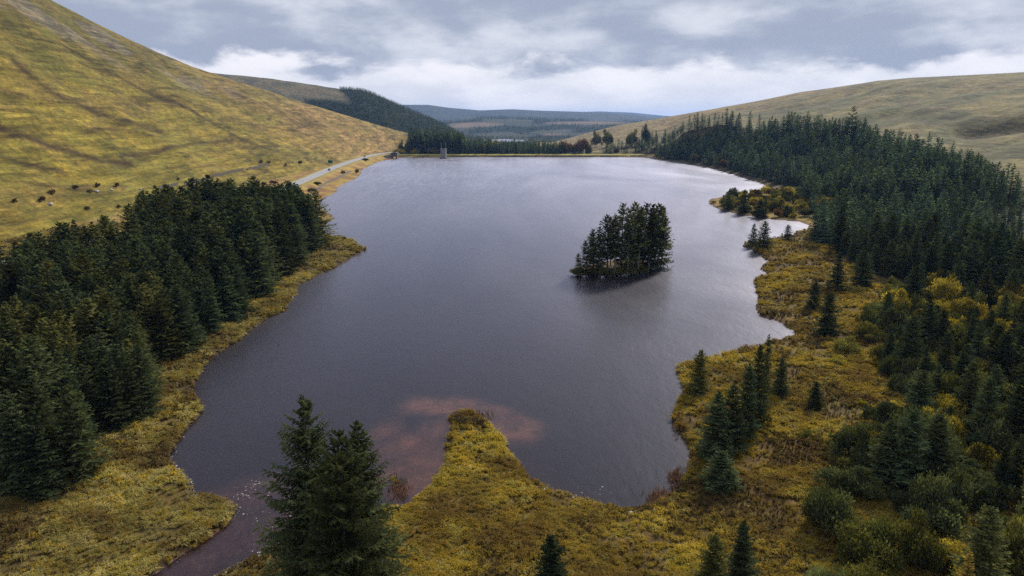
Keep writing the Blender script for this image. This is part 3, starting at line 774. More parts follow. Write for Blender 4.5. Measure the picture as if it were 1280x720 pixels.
pine_trunk = taper('pine_trunk', [(0, 0, -.6), (.1, 0, 5), (.05, .1, 11), (0, 0, 17.3)], [.27, .22, .15, .03], 7, M['bark_pale'])
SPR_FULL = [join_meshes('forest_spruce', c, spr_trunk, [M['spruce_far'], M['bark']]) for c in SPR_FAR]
SPR_FULLM = [join_meshes('plantation_spruce', c, spr_trunk, [M['spruce'], M['bark']]) for c in SPR_MID]
FAR_MINI = [conifer('distant_spruce', 600 + i, SPH, 3.2, 7, 5, 0, .5, .9, .08, .9, .3, M['spruce'], .25) for i in range(3)]

def bush(name, seed, n, lobes, leaf, m, flat=.75, inner=.55, up=.5):
    """an uneven crown of radius about 1: leafy shoots on many clumps of different size"""
    g = np.random.default_rng(seed); K = Kites()
    cs = []
    for i in range(lobes * 2):
        a = g.uniform(0, 6.28); d = g.uniform(.0, 1.0) ** .6 * .82
        top = flat * (1.05 - .62 * d * d) * g.uniform(.55, 1.2)
        cs.append((math.cos(a) * d, math.sin(a) * d, top * g.uniform(.45, .95), g.uniform(.16, .36), g.uniform(.6, 1.35)))
    cs.append((0, 0, .45 * flat, .55, .7))
    per = n // len(cs)
    for (x, y, z, r_, tn) in cs:
        d = unit(g.normal(size=(per, 3))); d[:, 2] = d[:, 2] * .8 + .2
        rr_ = r_ * (inner + (1 - inner) * g.uniform(0, 1, per) ** .5) * g.uniform(.7, 1.35, per)
        b = np.array([x, y, z]) + d * rr_[:, None] * np.array([1, 1, flat * 1.1])
        b[:, 2] = np.maximum(b[:, 2], .03)
        dr = unit(d * .6 + g.normal(size=(per, 3)) * .6 + np.array([0, 0, up]))
        ln = leaf * g.uniform(.5, 1.7, per)
        side = unit(np.cross(dr, g.normal(size=(per, 3))))
        K.add(b, b + dr * ln[:, None], side, ln * g.uniform(.16, .34, per), g.uniform(.6, 1.35, per) * tn)
    V, F, T = K.get(); return mesh(name, V, F, m, T)
def stems(name, seed, n=5, m=None):
    g = np.random.default_rng(seed); V, F = [], []
    for i in range(n):
        a = g.uniform(0, 6.28); l = g.uniform(.3, .6)
        p = np.array([(0, 0, -.05), (math.cos(a) * l * .4, math.sin(a) * l * .4, .3), (math.cos(a) * l, math.sin(a) * l, .75)])
        for k in range(3):
            r_ = [.035, .025, .008][k]
            for q in range(4): V.append((p[k][0] + math.cos(q * 1.571) * r_, p[k][1] + math.sin(q * 1.571) * r_, p[k][2]))
        o = i * 12
        for k in range(2):
            for q in range(4): F.append((o + k * 4 + q, o + k * 4 + (q + 1) % 4, o + k * 4 + 4 + (q + 1) % 4, o + k * 4 + 4 + q))
    return mesh(name, V, F, m)
BUSH = {}
for k, mk in (('willow', 'willow'), ('grey', 'willow_grey'), ('gold', 'willow_gold'), ('autumn', 'autumn')):
    BUSH[k] = [bush('%s_foliage' % k, 700 + i * 7 + len(k), 8000, 9 + 2 * i, .075, M[mk], [.8, 1.0, .7, .9][i]) for i in range(4)]
TWIGB = [bush('twig_foliage', 800 + i, 500, 5, .22, M['twig'], .9, .2, 1.0) for i in range(2)]
STEMS = [stems('stems', 850 + i, 6, M['bark']) for i in range(2)]
def tuft(name, seed, nbl, hgt, spread, m, wd=.02):
    g = np.random.default_rng(seed); V, F, T = [], [], []
    for i in range(nbl):
        a = g.uniform(0, 6.28); r0 = g.uniform(0, .22) * spread; l = hgt * g.uniform(.6, 1.15); le = g.uniform(.25, 1.0) * spread
        b = np.array([math.cos(a) * r0, math.sin(a) * r0, -.05])
        mi = b + np.array([math.cos(a) * le * .35, math.sin(a) * le * .35, l * .75 + .05]); tp = b + np.array([math.cos(a) * le, math.sin(a) * le, l * g.uniform(.55, 1.0)])
        sd_ = np.array([-math.sin(a), math.cos(a), 0]) * wd
        o = len(V); V += [tuple(b - sd_), tuple(b + sd_), tuple(mi + sd_ * .9), tuple(mi - sd_ * .9), tuple(tp)]
        F += [(o, o + 1, o + 2, o + 3), (o + 3, o + 2, o + 4)]; t_ = g.uniform(.65, 1.35); T += [t_ * .5] * 2 + [t_] * 2 + [t_ * 1.15]
    return mesh(name, V, F, m, T)
TUFT = [tuft('grass_tuft', 900 + i, 38, [.46, .55, .38][i], [.5, .42, .6][i], M['grass'], .021) for i in range(3)]
TUFTP = [tuft('pale_tuft', 920 + i, 38, [.38, .48, .32][i], [.55, .45, .65][i], M['grass_pale'], .021) for i in range(3)]
RUSH = [tuft('rush_tuft', 930 + i, 22, [.85, .7][i], .35, M['rush'], .028) for i in range(2)]
REED = [tuft('reed_tuft', 940 + i, 9, 1.0, .35, M['reed'], .018) for i in range(2)]

# ------------------------------------------------------------------ scatter of what nobody could count
def scatter(name, P, rot, scl, idx, protos, label, cat=None):
    col = bpy.data.collections.new(name + '_kinds')
    for i, me in enumerate(protos): col.objects.link(bpy.data.objects.new('%s_kind_%02d' % (name, i), me))
    me = bpy.data.meshes.new(name)
    me.vertices.add(len(P)); me.vertices.foreach_set('co', np.asarray(P, np.float32).ravel())
    a = me.attributes.new('rot', 'FLOAT_VECTOR', 'POINT'); a.data.foreach_set('vector', np.asarray(rot, np.float32).ravel())
    a = me.attributes.new('scl', 'FLOAT_VECTOR', 'POINT'); a.data.foreach_set('vector', np.asarray(scl, np.float32).ravel())
    a = me.attributes.new('pick', 'INT', 'POINT'); a.data.foreach_set('value', np.asarray(idx, np.int32))
    o = obj(name, me)
    ng = bpy.data.node_groups.new(name, 'GeometryNodeTree')
    ng.interface.new_socket('Geometry', in_out='INPUT', socket_type='NodeSocketGeometry')
    ng.interface.new_socket('Geometry', in_out='OUTPUT', socket_type='NodeSocketGeometry')
    N, Lk = ng.nodes, ng.links
    gi = N.new('NodeGroupInput'); go = N.new('NodeGroupOutput')
    ci = N.new('GeometryNodeCollectionInfo'); ci.inputs[0].default_value = col; ci.inputs[1].default_value = True; ci.inputs[2].default_value = True
    ip = N.new('GeometryNodeInstanceOnPoints')
    def na(n, t):
        q = N.new('GeometryNodeInputNamedAttribute'); q.data_type = t; q.inputs[0].default_value = n
        return q.outputs[0]
    er = N.new('FunctionNodeEulerToRotation'); Lk.new(na('rot', 'FLOAT_VECTOR'), er.inputs[0])
    Lk.new(gi.outputs[0], ip.inputs['Points']); Lk.new(ci.outputs[0], ip.inputs['Instance'])
    ip.inputs['Pick Instance'].default_value = True
    Lk.new(na('pick', 'INT'), ip.inputs['Instance Index'])
    Lk.new(er.outputs[0], ip.inputs['Rotation']); Lk.new(na('scl', 'FLOAT_VECTOR'), ip.inputs['Scale'])
    Lk.new(ip.outputs[0], go.inputs[0])
    o.modifiers.new('scatter', 'NODES').node_group = ng
    return tag(o, label, cat, kind='stuff')

# ------------------------------------------------------------------ single trees and bushes
def tree(name, label, cat, x, y, h, crown, trunk, group=None, wide=1.0, rz=None, z=None, lean=(0, 0), crown_name='crown', sink=.15):
    z = hz(x, y) if z is None else z
    s = h / SPH
    t = thing(name, label, cat, (x, y, z - sink), random.uniform(0, 6.28) if rz is None else rz, group, (s * wide, s * wide, s))
    t.rotation_euler[0], t.rotation_euler[1] = lean
    obj('trunk', trunk, t); obj(crown_name, crown, t)
    return t
def shrub(label, x, y, r_, kind='willow', group=None, hgt=1.0, name='willow_bush', cat='bush', z=None, protos=None):
    z = hz(x, y) if z is None else z
    t = thing(name, label, cat, (x, y, z - .1), random.uniform(0, 6.28), group, (r_, r_, r_ * hgt))
    obj('stems', random.choice(STEMS), t); obj('foliage', random.choice(protos or BUSH[kind]), t)
    return t
def at_px(bx, by, ty):            # base pixel and top row -> position and height
    g = ground(bx, by); rr_ = math.hypot(g[0], g[1])
    d = ray(bx, ty); t = rr_ / math.hypot(d[0], d[1])
    return g[0], g[1], g[2], CAMZ + d[2] * t - g[2]

def ashore(x, y, d=2.0):
    for _ in range(25):
        q = terrain(np.array([x, x + .5, x]), np.array([y, y, y + .5]), True)[1]['s']
        if q[0] > d: break
        gx_, gy_ = q[1] - q[0], q[2] - q[0]; n = math.hypot(gx_, gy_) + 1e-6
        x += gx_ / n * .8; y += gy_ / n * .8
    return x, y, hz(x, y)
# hero spruces on the near shore
def hero(px, py, dist, crown, label, rz, wide=1.0):
    d = ray(px, py); t = dist / math.hypot(d[0], d[1]); x, y = d[0] * t, d[1] * t
    z = hz(x, y); h = CAMZ + d[2] * t - z
    return tree('spruce_tree', label, 'tree', x, y, h / 1.012, crown, spr_trunk, 'near spruces by the stream mouth', wide, rz, z)
hero(379, 489, 63, SPR_HERO[0], 'tallest foreground spruce with thin pointed top beside the stream mouth', .4, .92)
hero(422, 536, 57, SPR_HERO[1], 'broad foreground spruce with blunt crown in the middle of three by the stream', 2.2, .84)
hero(446, 523, 61.5, SPR_HERO[2], 'right hand spruce of the foreground three beside the stream mouth', 4.4, .95)

EXPL = [  # base px, base row, top row, width factor, label
 (873,492,437,.95,'pale spruce alone on the grassy tip of the right shore'),
 (893,572,487,1.05,'wide dark spruce at the water edge of the right bank'),
 (912,560,480,.85,'dark spruce just behind the wide one on the right bank'),
 (930,548,452,.75,'tall dark spruce in the middle of the right bank clump'),
 (953,520,416,.50,'slender thin spruce with bare top in the right bank clump'),
 (943,532,430,.6,'narrow spruce between the tall and slender ones on the right bank'),
 (974,495,447,.9,'small dark spruce standing right of the bank clump on yellow grass'),
 (1018,511,476,1.2,'smallest conical spruce alone on open yellow grass'),
 (900,610,562,1.45,'low wide young spruce nearest the right shore'),
 (1033,417,364,1.1,'dark spruce in front of the bay on the brown flat'),
 (1045,364,315,1.15,'dark spruce left of a pair on the brown right flat'),
 (1076,358,312,1.15,'dark spruce right of a pair on the brown right flat'),
 (1017,386,350,1.1,'small spruce half hidden left of the flat'),
 (941,307,279,1.1,'left one of two small spruces on the grassy point of the right shore'),
 (954,313,276,1.05,'right one of two small spruces on the grassy point of the right shore'),
 (984,301,280,1.2,'small round spruce at the inlet between the points'),
 (924,735,648,1.0,'dark spruce cut by the lower picture edge on the yellow bank'),
 (888,752,668,.9,'thin pale spruce cut by the lower picture edge right of centre'),
 (688,765,668,.9,'young spruce cut by the lower picture edge near the middle'),
 (898,269,243,1.2,'spruce at the outer end of the yellow bushed point'),
 (908,262,240,1.0,'spruce on the yellow bushed point behind the outer one'),
 (925,274,255,1.2,'small spruce low on the yellow bushed point'),
 (945,276,252,1.0,'spruce on the water side of the yellow bushed point'),
 (1218,760,628,.8,'tall light spruce at the lower right corner'),
 (1130,612,510,1.0,'large dark spruce in the right foreground scrub'),
 (1105,605,522,1.1,'dark spruce left of the large one in the right scrub'),
 (1165,600,515,1.0,'dark spruce right of the large one in the right scrub'),
 (1200,500,440,1.0,'spruce rising among the yellow willows on the right'),
 (1268,560,440,.9,'tall dark spruce at the right picture edge'),
 (1240,470,405,1.0,'spruce behind the willows near the right edge'),
 (1165,437,380,1.0,'spruce in front of the right forest wall'),
 (1140,385,330,1.0,'spruce at the foot of the right forest'),
]
for k, (bx, by, ty, wd, lab) in enumerate(EXPL):
    x, y, z, h = at_px(bx, by, ty); x, y, z = ashore(x, y)
    cr = SPR_OLV[k % 3] if 'pale' in lab or 'light' in lab else SPR_MID[k % 6]
    tree('spruce_tree', lab, 'tree', x, y, h, cr, spr_trunk, None, wd * (1.15 if wd < .8 else 1.36), None, z)
x, y, z, h = at_px(1200, 775, 684)
tree('larch_tree', 'bright yellow small larch at the lower right edge', 'tree', x, y, h, LARCH, spr_trunk, None, .95, None, z)

# ------------------------------------------------------------------ plantations: candidates first, then the largest in view as single trees
cand = []                          # x, y, z, h, zone
def jitter_grid(x0, x1, y0, y1, st, jit=.38):
    gx, gy = np.meshgrid(np.arange(x0, x1, st), np.arange(y0, y1, st))
    gx = gx.ravel() + rng.uniform(-jit, jit, gx.size) * st; gy = gy.ravel() + rng.uniform(-jit, jit, gy.size) * st
    return gx, gy
def inview(x, y, z, mx=120, top=14): 
    px, py = proj(x, y, z); p2, q2 = proj(x, y, z + top)
    return (px > -mx) & (px < 1280 + mx) & (q2 < 760) & (y > 30)
# left plantation
gx, gy = jitter_grid(LP[:, 0].min(), LP[:, 0].max(), LP[:, 1].min(), LP[:, 1].max(), 4.3)
m = inpoly(gx, gy, LP); gx, gy = gx[m], gy[m]
gz, I = terrain(gx, gy, True); ed = segdist(gx, gy, LP)
m = inview(gx, gy, gz) & (I['s'] > 2) & (I['rd'] > 12); gx, gy, gz, ed = gx[m], gy[m], gz[m], ed[m]
nn = fbm(gx / 30, gy / 30, 101, 2)
for x, y, z, e, n in zip(gx, gy, gz, ed, nn):
    cand.append((x, y, z, (15.0 + 6.5 * (n - .5) * 2 + rng.normal() * 1.1) * (1.0 if e > 5 else .93) * (1.12 if y > 190 else 1.0), 0 if e > 6 else 1))
# right forests
gx, gy = jitter_grid(60, 760, 35, 1060, 5.2)
gz, I = terrain(gx, gy, True)
px, py = proj(gx, gy, gz); az = np.arctan2(gx, gy); rr = np.hypot(gx, gy)
rb = np.interp(az, RB_AZ, RB_R)
wob = (fbm(gx / 40, gy / 40, 103, 3) - .5) * 90
far_zone = (rr > 395) & (rr < rb + np.maximum(wob, 0) * .5 + 9) & (I['s'] > 7) & ~((px < 1003) & (py > 233)) & (px > 826 + 10 * rng.normal(size=len(px)))
dense = inpoly(gx, gy, RD) & (rr < rb + wob * .3)
mixed = inpoly(gx, gy, RM)
dn = fbm(gx / 28, gy / 28, 105, 3)
mixk = mixed & (dn > .53) & (rng.uniform(size=len(dn)) < .75)
rim = (rr > 300) & (rr < rb + 14) & (px > 1110) & (py < 345) & (I['s'] > 6)
keep = (far_zone | dense | mixk | rim) & inview(gx, gy, gz) & (I['s'] > 4) & ((I['lay'] != 4) | (rr < rb + 12))
hn = fbm(gx / 45, gy / 45, 107, 3)
for i in np.nonzero(keep)[0]:
    zone = 4 if mixk[i] else (3 if rr[i] < 400 else 2)
    hh = {2: 14.5, 3: 10.5, 4: 9.0}[zone] + (hn[i] - .5) * 12 + rng.normal() * (2.6 if zone > 2 else 2.0)
    gp = vn(gx[i:i + 1] / 17, gy[i:i + 1] / 17, 133)[0]
    if zone in (2, 3) and (gp > .80 or rng.uniform() < .05): continue
    if rng.uniform() < .07: hh *= rng.uniform(1.1, 1.25)
    elif rng.uniform() < .15: hh *= rng.uniform(.5, .8)
    cand.append((gx[i], gy[i], gz[i], max(4.0, hh), zone))
# shelter wood behind the dam
for i in range(720):
    u = rng.uniform(512, 705) if i < 600 else rng.uniform(512, 582)
    yb = DAM_Y + 14 + rng.uniform(0, 110)
    x = (u - 640) / FPX * yb * CT * 1.02
    z = hz(x, yb)
    hh = 26 + rng.normal() * 3.2 - abs(u - 545) * .06 if u < 580 else (17 - (u - 580) * .035 + rng.normal() * 2.0)
    cand.append((x, yb, z, hh, 5))
for i in range(300):
    u = rng.uniform(688, 850); yb = DAM_Y + 14 + rng.uniform(0, 120); x = (u - 640) / FPX * yb * CT * 1.02
    if vn(np.array([x / 22]), np.array([yb / 30]), 131)[0] < .35 + .2 * (yb - DAM_Y > 70): continue
    cand.append((x, yb, hz(x, yb), rng.uniform(5, 11) + (6 if rng.uniform() < .2 else 0), 6))
cand = np.array(cand)
# how much of each tree the camera sees: coarse front to back painting
def visible_share(c):
    BW, BH = 640, 360; buf = np.zeros((BH, BW), bool); vis = np.zeros(len(c))
    order = np.argsort(np.hypot(c[:, 0], c[:, 1]))
    bx, by = proj(c[:, 0], c[:, 1], c[:, 2]); tx, ty = proj(c[:, 0], c[:, 1], c[:, 2] + c[:, 3])
    rad = FPX * c[:, 3] * .17 / np.hypot(c[:, 0], c[:, 1])
    for i in order:
        y0, y1 = max(0, int(ty[i] / 2)), min(BH - 1, int(by[i] / 2))
        for yy in range(y0, y1 + 1):
            w = rad[i] * min(1, (yy * 2 + 1 - ty[i]) / max(1, by[i] - ty[i]) * 1.2)
            xa, xb = max(0, int((tx[i] - w) / 2)), min(BW, int((tx[i] + w) / 2) + 1)
            if xb > xa:
                sl_ = buf[yy, xa:xb]; vis[i] += np.count_nonzero(~sl_); sl_[:] = True
    return vis
vis = visible_share(cand)
N_SINGLE = 300 - len(EXPL) - 3
order = np.argsort(-vis)
single = set(order[:N_SINGLE].tolist())
ZL = {0: ('dark green spruce inside the left bank plantation', 'inner spruces of the left plantation'),
      1: ('outer row spruce of the left bank plantation', 'outer row spruces of the left plantation'),
      2: ('blue green spruce in the far forest on the right slope', 'spruces of the far right forest'),
      3: ('spruce in the dense right shore forest', 'spruces of the right shore forest'),
      4: ('dark spruce rising from the right willow scrub', 'spruces among the right willow scrub'),
      5: ('tall dark spruce in the wood behind the dam', 'spruces behind the dam'),
      6: ('low spruce on the slope at the right end of the dam', 'low spruces right of the dam')}
rest = []
for i, c in enumerate(cand):
    x, y, z, h, zone = c; zone = int(zone)
    if i in single:
        near = math.hypot(x, y) < (420 if zone < 2 else 270)
        olive = zone in (0, 1) and fbm(np.array([x / 14]), np.array([y / 14]), 109, 2)[0] > .68
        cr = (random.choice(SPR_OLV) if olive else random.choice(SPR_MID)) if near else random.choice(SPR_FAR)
        lab, grp = ZL[zone]
        if zone in (0, 1, 3, 4):
            u_, v_ = proj(x, y, z)
            if zone < 2: wh = ('at its far end' if y > 215 else 'half way along' if y > 150 else 'near the camera') + (', lake side' if x > -72 - (y - 150) * .12 else ', middle' if x > -100 else ', hill side')
            else: wh = ('near its left edge' if u_ < 1110 else 'in its middle' if u_ < 1200 else 'towards the right picture edge') + (', front' if v_ > (345 if zone == 3 else 560) else ', back')
            lab += ' ' + wh; grp += ' ' + wh
        if olive: lab, grp = ('olive tinged spruce in the left bank plantation ' + wh, 'olive tinged spruces of the left plantation ' + wh)
        tree('spruce_tree', lab, 'tree', x, y, h, cr, spr_trunk, grp, random.uniform(1.08, 1.42), None, z)
    elif vis[i] > 0 or rng.uniform() < .35: rest.append(c)
rest = np.array(rest)
nrst = np.hypot(rest[:, 0], rest[:, 1]) < np.where(rest[:, 4] < 2, 420, 270)
def forest(name, c, protos, label, wmin=.95, wmax=1.25):
    s = c[:, 3] / SPH; w = s * rng.uniform(wmin, wmax, len(c))
    rot = np.stack([rng.normal(size=len(c)) * .02, rng.normal(size=len(c)) * .02, rng.uniform(0, 6.28, len(c))], -1)
    scatter(name, np.stack([c[:, 0], c[:, 1], c[:, 2] - .2], -1), rot, np.stack([w, w, s], -1), rng.integers(0, len(protos), len(c)), protos, label)
rest_n = rest[nrst]
idx_off = len(SPR_FULL)
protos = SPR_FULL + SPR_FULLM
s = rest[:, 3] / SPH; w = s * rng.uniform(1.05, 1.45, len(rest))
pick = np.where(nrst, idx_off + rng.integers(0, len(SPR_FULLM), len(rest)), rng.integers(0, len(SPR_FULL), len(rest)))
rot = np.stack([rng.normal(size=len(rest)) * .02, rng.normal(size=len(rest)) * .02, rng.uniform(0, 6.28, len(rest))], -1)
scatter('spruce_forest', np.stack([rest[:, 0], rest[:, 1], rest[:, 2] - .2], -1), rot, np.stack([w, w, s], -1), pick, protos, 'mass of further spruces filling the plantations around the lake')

# forests on the far hills
def far_forest():
    pts = []
    P2 = np.array([(424,110),(452,110),(515,138),(566,160),(582,174),(560,190),(500,180),(440,150),(384,130),(380,124),(410,124),(441,130),(436,121)], float)
    a = rng.uniform(-.36, -.03, 26000); r_ = rng.uniform(1460, 2250, 26000)
    x, y = np.sin(a) * r_, np.cos(a) * r_; z, I = terrain(x, y, True); px, py = proj(x, y, z + 3)
    m_ = inpoly(px, py, P2) & (I['lay'] == 2)
    pts.append(np.stack([x, y, z, np.full(len(x), 8.5)], -1)[m_])
    a = rng.uniform(-.16, .32, 15000); r_ = rng.uniform(2950, 4400, 15000)
    x, y = np.sin(a) * r_, np.cos(a) * r_; z, I = terrain(x, y, True); px, py = proj(x, y, z)
    m_ = (I['lay'] == 5) & (fbm(x / 260, y / 260, 81, 4) < .62)
    for (cx, cy, rx, ry) in ((595, 156, 28, 2.6), (575, 158, 14, 1.6), (735, 154, 45, 1.8), (690, 168, 14, 1.2)): m_ &= np.hypot((px - cx) / rx, (py - cy) / ry) > 1.3
    pts.append(np.stack([x, y, z, np.full(len(x), 14.0)], -1)[m_])
    a = rng.uniform(-.10, .18, 9000); r_ = rng.uniform(1080, 2900, 9000)
    x, y = np.sin(a) * r_, np.cos(a) * r_; z, I = terrain(x, y, True)
    m_ = (I['lay'] == 0) & (I['far'] > 1.35) & (fbm(x / 130, y / 130, 111, 3) > .38)
    pts.append(np.stack([x, y, z, np.full(len(x), 13.0)], -1)[m_])
    c = np.concatenate(pts); c[:, 3] *= rng.uniform(.75, 1.2, len(c))
    forest('distant_forest', c, FAR_MINI, 'dark conifer forest covering the far valley and hills', 1.1, 1.6)
far_forest()

# ------------------------------------------------------------------ willows and bushes
gx, gy = jitter_grid(30, 330, 30, 300, 4.9)
gz, I = terrain(gx, gy, True); px, py = proj(gx, gy, gz)
mk = inpoly(gx, gy, RM) & inview(gx, gy, gz, 200, 4) & (py < 800) & (rng.uniform(size=len(gx)) < .93)
ids = np.nonzero(mk)[0]
dist = np.hypot(gx, gy)
kinds = fbm(gx / 25, gy / 25, 113, 3); bright = fbm(gx / 16, gy / 16, 115, 2)
WL = {'willow': ('green willow bush in the scrub wood on the right bank', 'green willows of the right scrub'),
      'grey': ('grey green willow bush in the scrub wood on the right bank', 'grey green willows of the right scrub'),
      'gold': ('yellow leaved willow bush in the scrub wood on the right bank', 'yellow willows of the right scrub')}
cnt = 0
for i in ids:
    k = 'gold' if bright[i] + rng.normal() * .07 > .675 else ('grey' if kinds[i] + rng.normal() * .1 > .60 else 'willow')
    if k == 'gold' and py[i] > 640 and rng.uniform() < .6: k = 'willow'
    lab, grp = WL[k]
    wh = (', left side' if px[i] < 1130 else ', middle' if px[i] < 1210 else ', right side') + (' front' if py[i] > 600 else ' centre' if py[i] > 480 else ' back')
    lab += wh; grp += wh
    shrub(lab, gx[i], gy[i], rng.uniform(2.0, 4.2), k, grp, rng.uniform(.8, 1.8), z=gz[i]); cnt += 1
PT = np.array([(893,254),(925,266),(960,271),(1004,275),(1022,268),(1030,250),(1003,243),(962,238),(915,247)], float); PTW = unp(PT[:, 0], PT[:, 1], .8)
gx, gy = jitter_grid(PTW[:, 0].min(), PTW[:, 0].max(), PTW[:, 1].min(), PTW[:, 1].max(), 7.0)
gz, I = terrain(gx, gy, True); mk = inpoly(gx, gy, PTW) & (I['s'] > 2.5) & (rng.uniform(size=len(gx)) < .62)
PL = {'gold': 'golden leaved bush on the low point across the inlet', 'willow': 'green bush on the low point across the inlet', 'autumn': 'russet bush on the low point across the inlet', 'grey': 'grey green bush on the low point across the inlet'}
for i in np.nonzero(mk)[0]:
    k = rng.choice(['gold', 'willow', 'willow', 'autumn', 'grey', 'gold'])
    shrub(PL[k], gx[i], gy[i], rng.uniform(2.2, 4.2), k, k + ' bushes on the point', rng.uniform(1.0, 1.5), z=gz[i])
EXB = [ (1085,238,7,'willow',1.5,'pale green birch like tree inside the right forest'), (1048,240,6,'gold',1.4,'yellow bush in the forest above the inlet'), (1060,252,6,'gold',1.3,'golden bush in a gap of the right forest'), (1155,350,9,'gold',1.4,'yellow green birch at the front of the right forest'), (1185,352,8,'gold',1.3,'golden bush in front of the right forest'), (1010,232,6,'grey',1.2,'grey bush on the shore slope below the far forest'), (985,228,6,'autumn',1.2,'brown bush on the shore slope below the far forest'),
 # px, row of base, radius px, kind, height factor, label
 (1143,478,31,'grey',.95,'large round grey green willow bush right of the yellow grass'),
 (1098,395,15,'grey',1.0,'pale round bush at the right end of the brown flat'),
 (1122,372,14,'grey',1.0,'pale grey bush against the right forest'),
 (1090,425,22,'willow',.9,'dull green bush behind the bay of the right shore'),
 (1060,440,18,'willow',.8,'low green bush at the head of the bay'),
 (1045,455,12,'gold',.9,'pale yellow bush beside the bay head'),
 (1075,505,8,'gold',.9,'small bright yellow bush on open grass'),
 (1165,425,14,'gold',1.5,'tall bright yellow birch like bush at the forest edge'),
 (1010,548,11,'willow',.9,'small dark bush on the yellow bank'),
 (1090,560,20,'gold',.9,'olive yellow bush at the left edge of the scrub'),
 (1060,590,22,'willow',.9,'dark bush at the left edge of the scrub'),
 (985,512,7,'willow',.8,'tiny dark bush near the small spruce'),
 (930,272,10,'willow',1.0,'green bush on the bushed point'),
 (975,262,13,'gold',1.0,'round yellow green bush on the bushed point'),
 (958,260,9,'gold',1.0,'small golden bush on the bushed point'),
 (1005,258,12,'gold',1.0,'orange yellow bush where the point meets the forest'),
 (1030,262,13,'gold',1.1,'yellow bush in front of the forest behind the inlet'),
 (1045,275,11,'willow',1.0,'green bush behind the inlet'),
 (890,254,4,'gold',1.0,'tiny orange bush at the tip of the bushed point'),
 (985,270,10,'autumn',.8,'rust coloured low bush on the bushed point'),
 (580,528,11,'twig',.75,'low brown shrub on the left of the near peninsula tip'),
 (566,526,9,'twig',.8,'low brown shrub at the very tip of the near peninsula'),
 (597,530,10,'twig',.7,'low brown shrub on the right of the near peninsula tip'),
 (606,534,8,'twig',.7,'small outer shrub at the right of the peninsula tip'),
 (602,578,9,'twig',.55,'dark round tussock shrub in the middle of the near peninsula'),
 (430,300,3,'twig',1.6,'tiny upright shrub on the left point'),
 (446,217,4,'twig',2.0,'dark upright shrub between road and lake'),
 (397,231,5,'willow',1.0,'dark bush beside the lake wall near the plantation'),
 (391,240,6,'willow',1.0,'dark round bush at the near end of the lake wall'),
 (429,217,3,'willow',1.2,'small bush at the far end of the lake wall'),
 (457,201,4,'willow',1.0,'small dark bush below the road bend'),
 (375,205,4,'twig',1.4,'dark hawthorn above the road'),
 (357,208,3,'twig',1.8,'thin bare bush above the road'),
 (343,230,9,'twig',.7,'broad brown bramble patch above the road'),
 (336,205,4,'twig',1.5,'bare hawthorn at the upper end of the fence'),
 (327,204,4,'twig',1.5,'bare hawthorn at the corner of the fence'),
 (200,249,6,'twig',1.0,'bare bush behind the left plantation'),
 (149,260,4,'twig',1.3,'bare bush above the left plantation edge'),
 (146,234,4,'twig',2.0,'upright bare bush on the lower left hillside'),
 (122,234,5,'twig',1.4,'bare round bush beside the pale boulders'),
 (113,241,5,'twig',1.1,'low brown bush below the pale boulders'),
 (110,262,5,'twig',1.2,'brown bush right above the plantation'),
 (94,236,5,'twig',1.2,'bare hawthorn on the lower left hillside'),
 (66,243,6,'twig',1.3,'dark hawthorn of a pair on the left hillside'),
 (52,252,6,'twig',1.4,'dark hawthorn near the white stone on the left hillside'),
 (18,253,5,'twig',1.1,'brown bush at the left picture edge'),
 (223,225,3,'twig',1.3,'small bush on the fence line'),
 (494,600,13,'gold',.8,'yellow green bush hanging over the water behind the foreground spruces'),
 (500,192,7.5,'gold',1.1,'golden bush nearest the gatehouse at the dam end'),
 (520,193,7,'gold',1.0,'second golden bush along the dam'),
 (542,194,8,'gold',1.05,'round golden bush just left of the valve tower'),
]
for (bx, by, rp, k, hf, lab) in EXB:
    g = ground(bx, by) if by > 196.5 else None
    if g is None:
        yb = DAM_Y + 16; g = np.array([(bx - 640) / FPX * yb * CT * 1.02, yb, 0]); g[2] = hz(g[0], g[1])
    r_ = rp * math.hypot(g[0], g[1], CAMZ) / FPX * (.68 if k == 'twig' and by < 265 else 1)
    if by > 200 and bx != 494: g = np.array(ashore(g[0], g[1], min(2.0, r_ * .5)))
    nm = {'twig': 'bare_bush'}.get(k, 'willow_bush')
    shrub(lab, g[0], g[1], r_, k, None, hf, nm, 'bush', g[2], TWIGB if k == 'twig' else None)

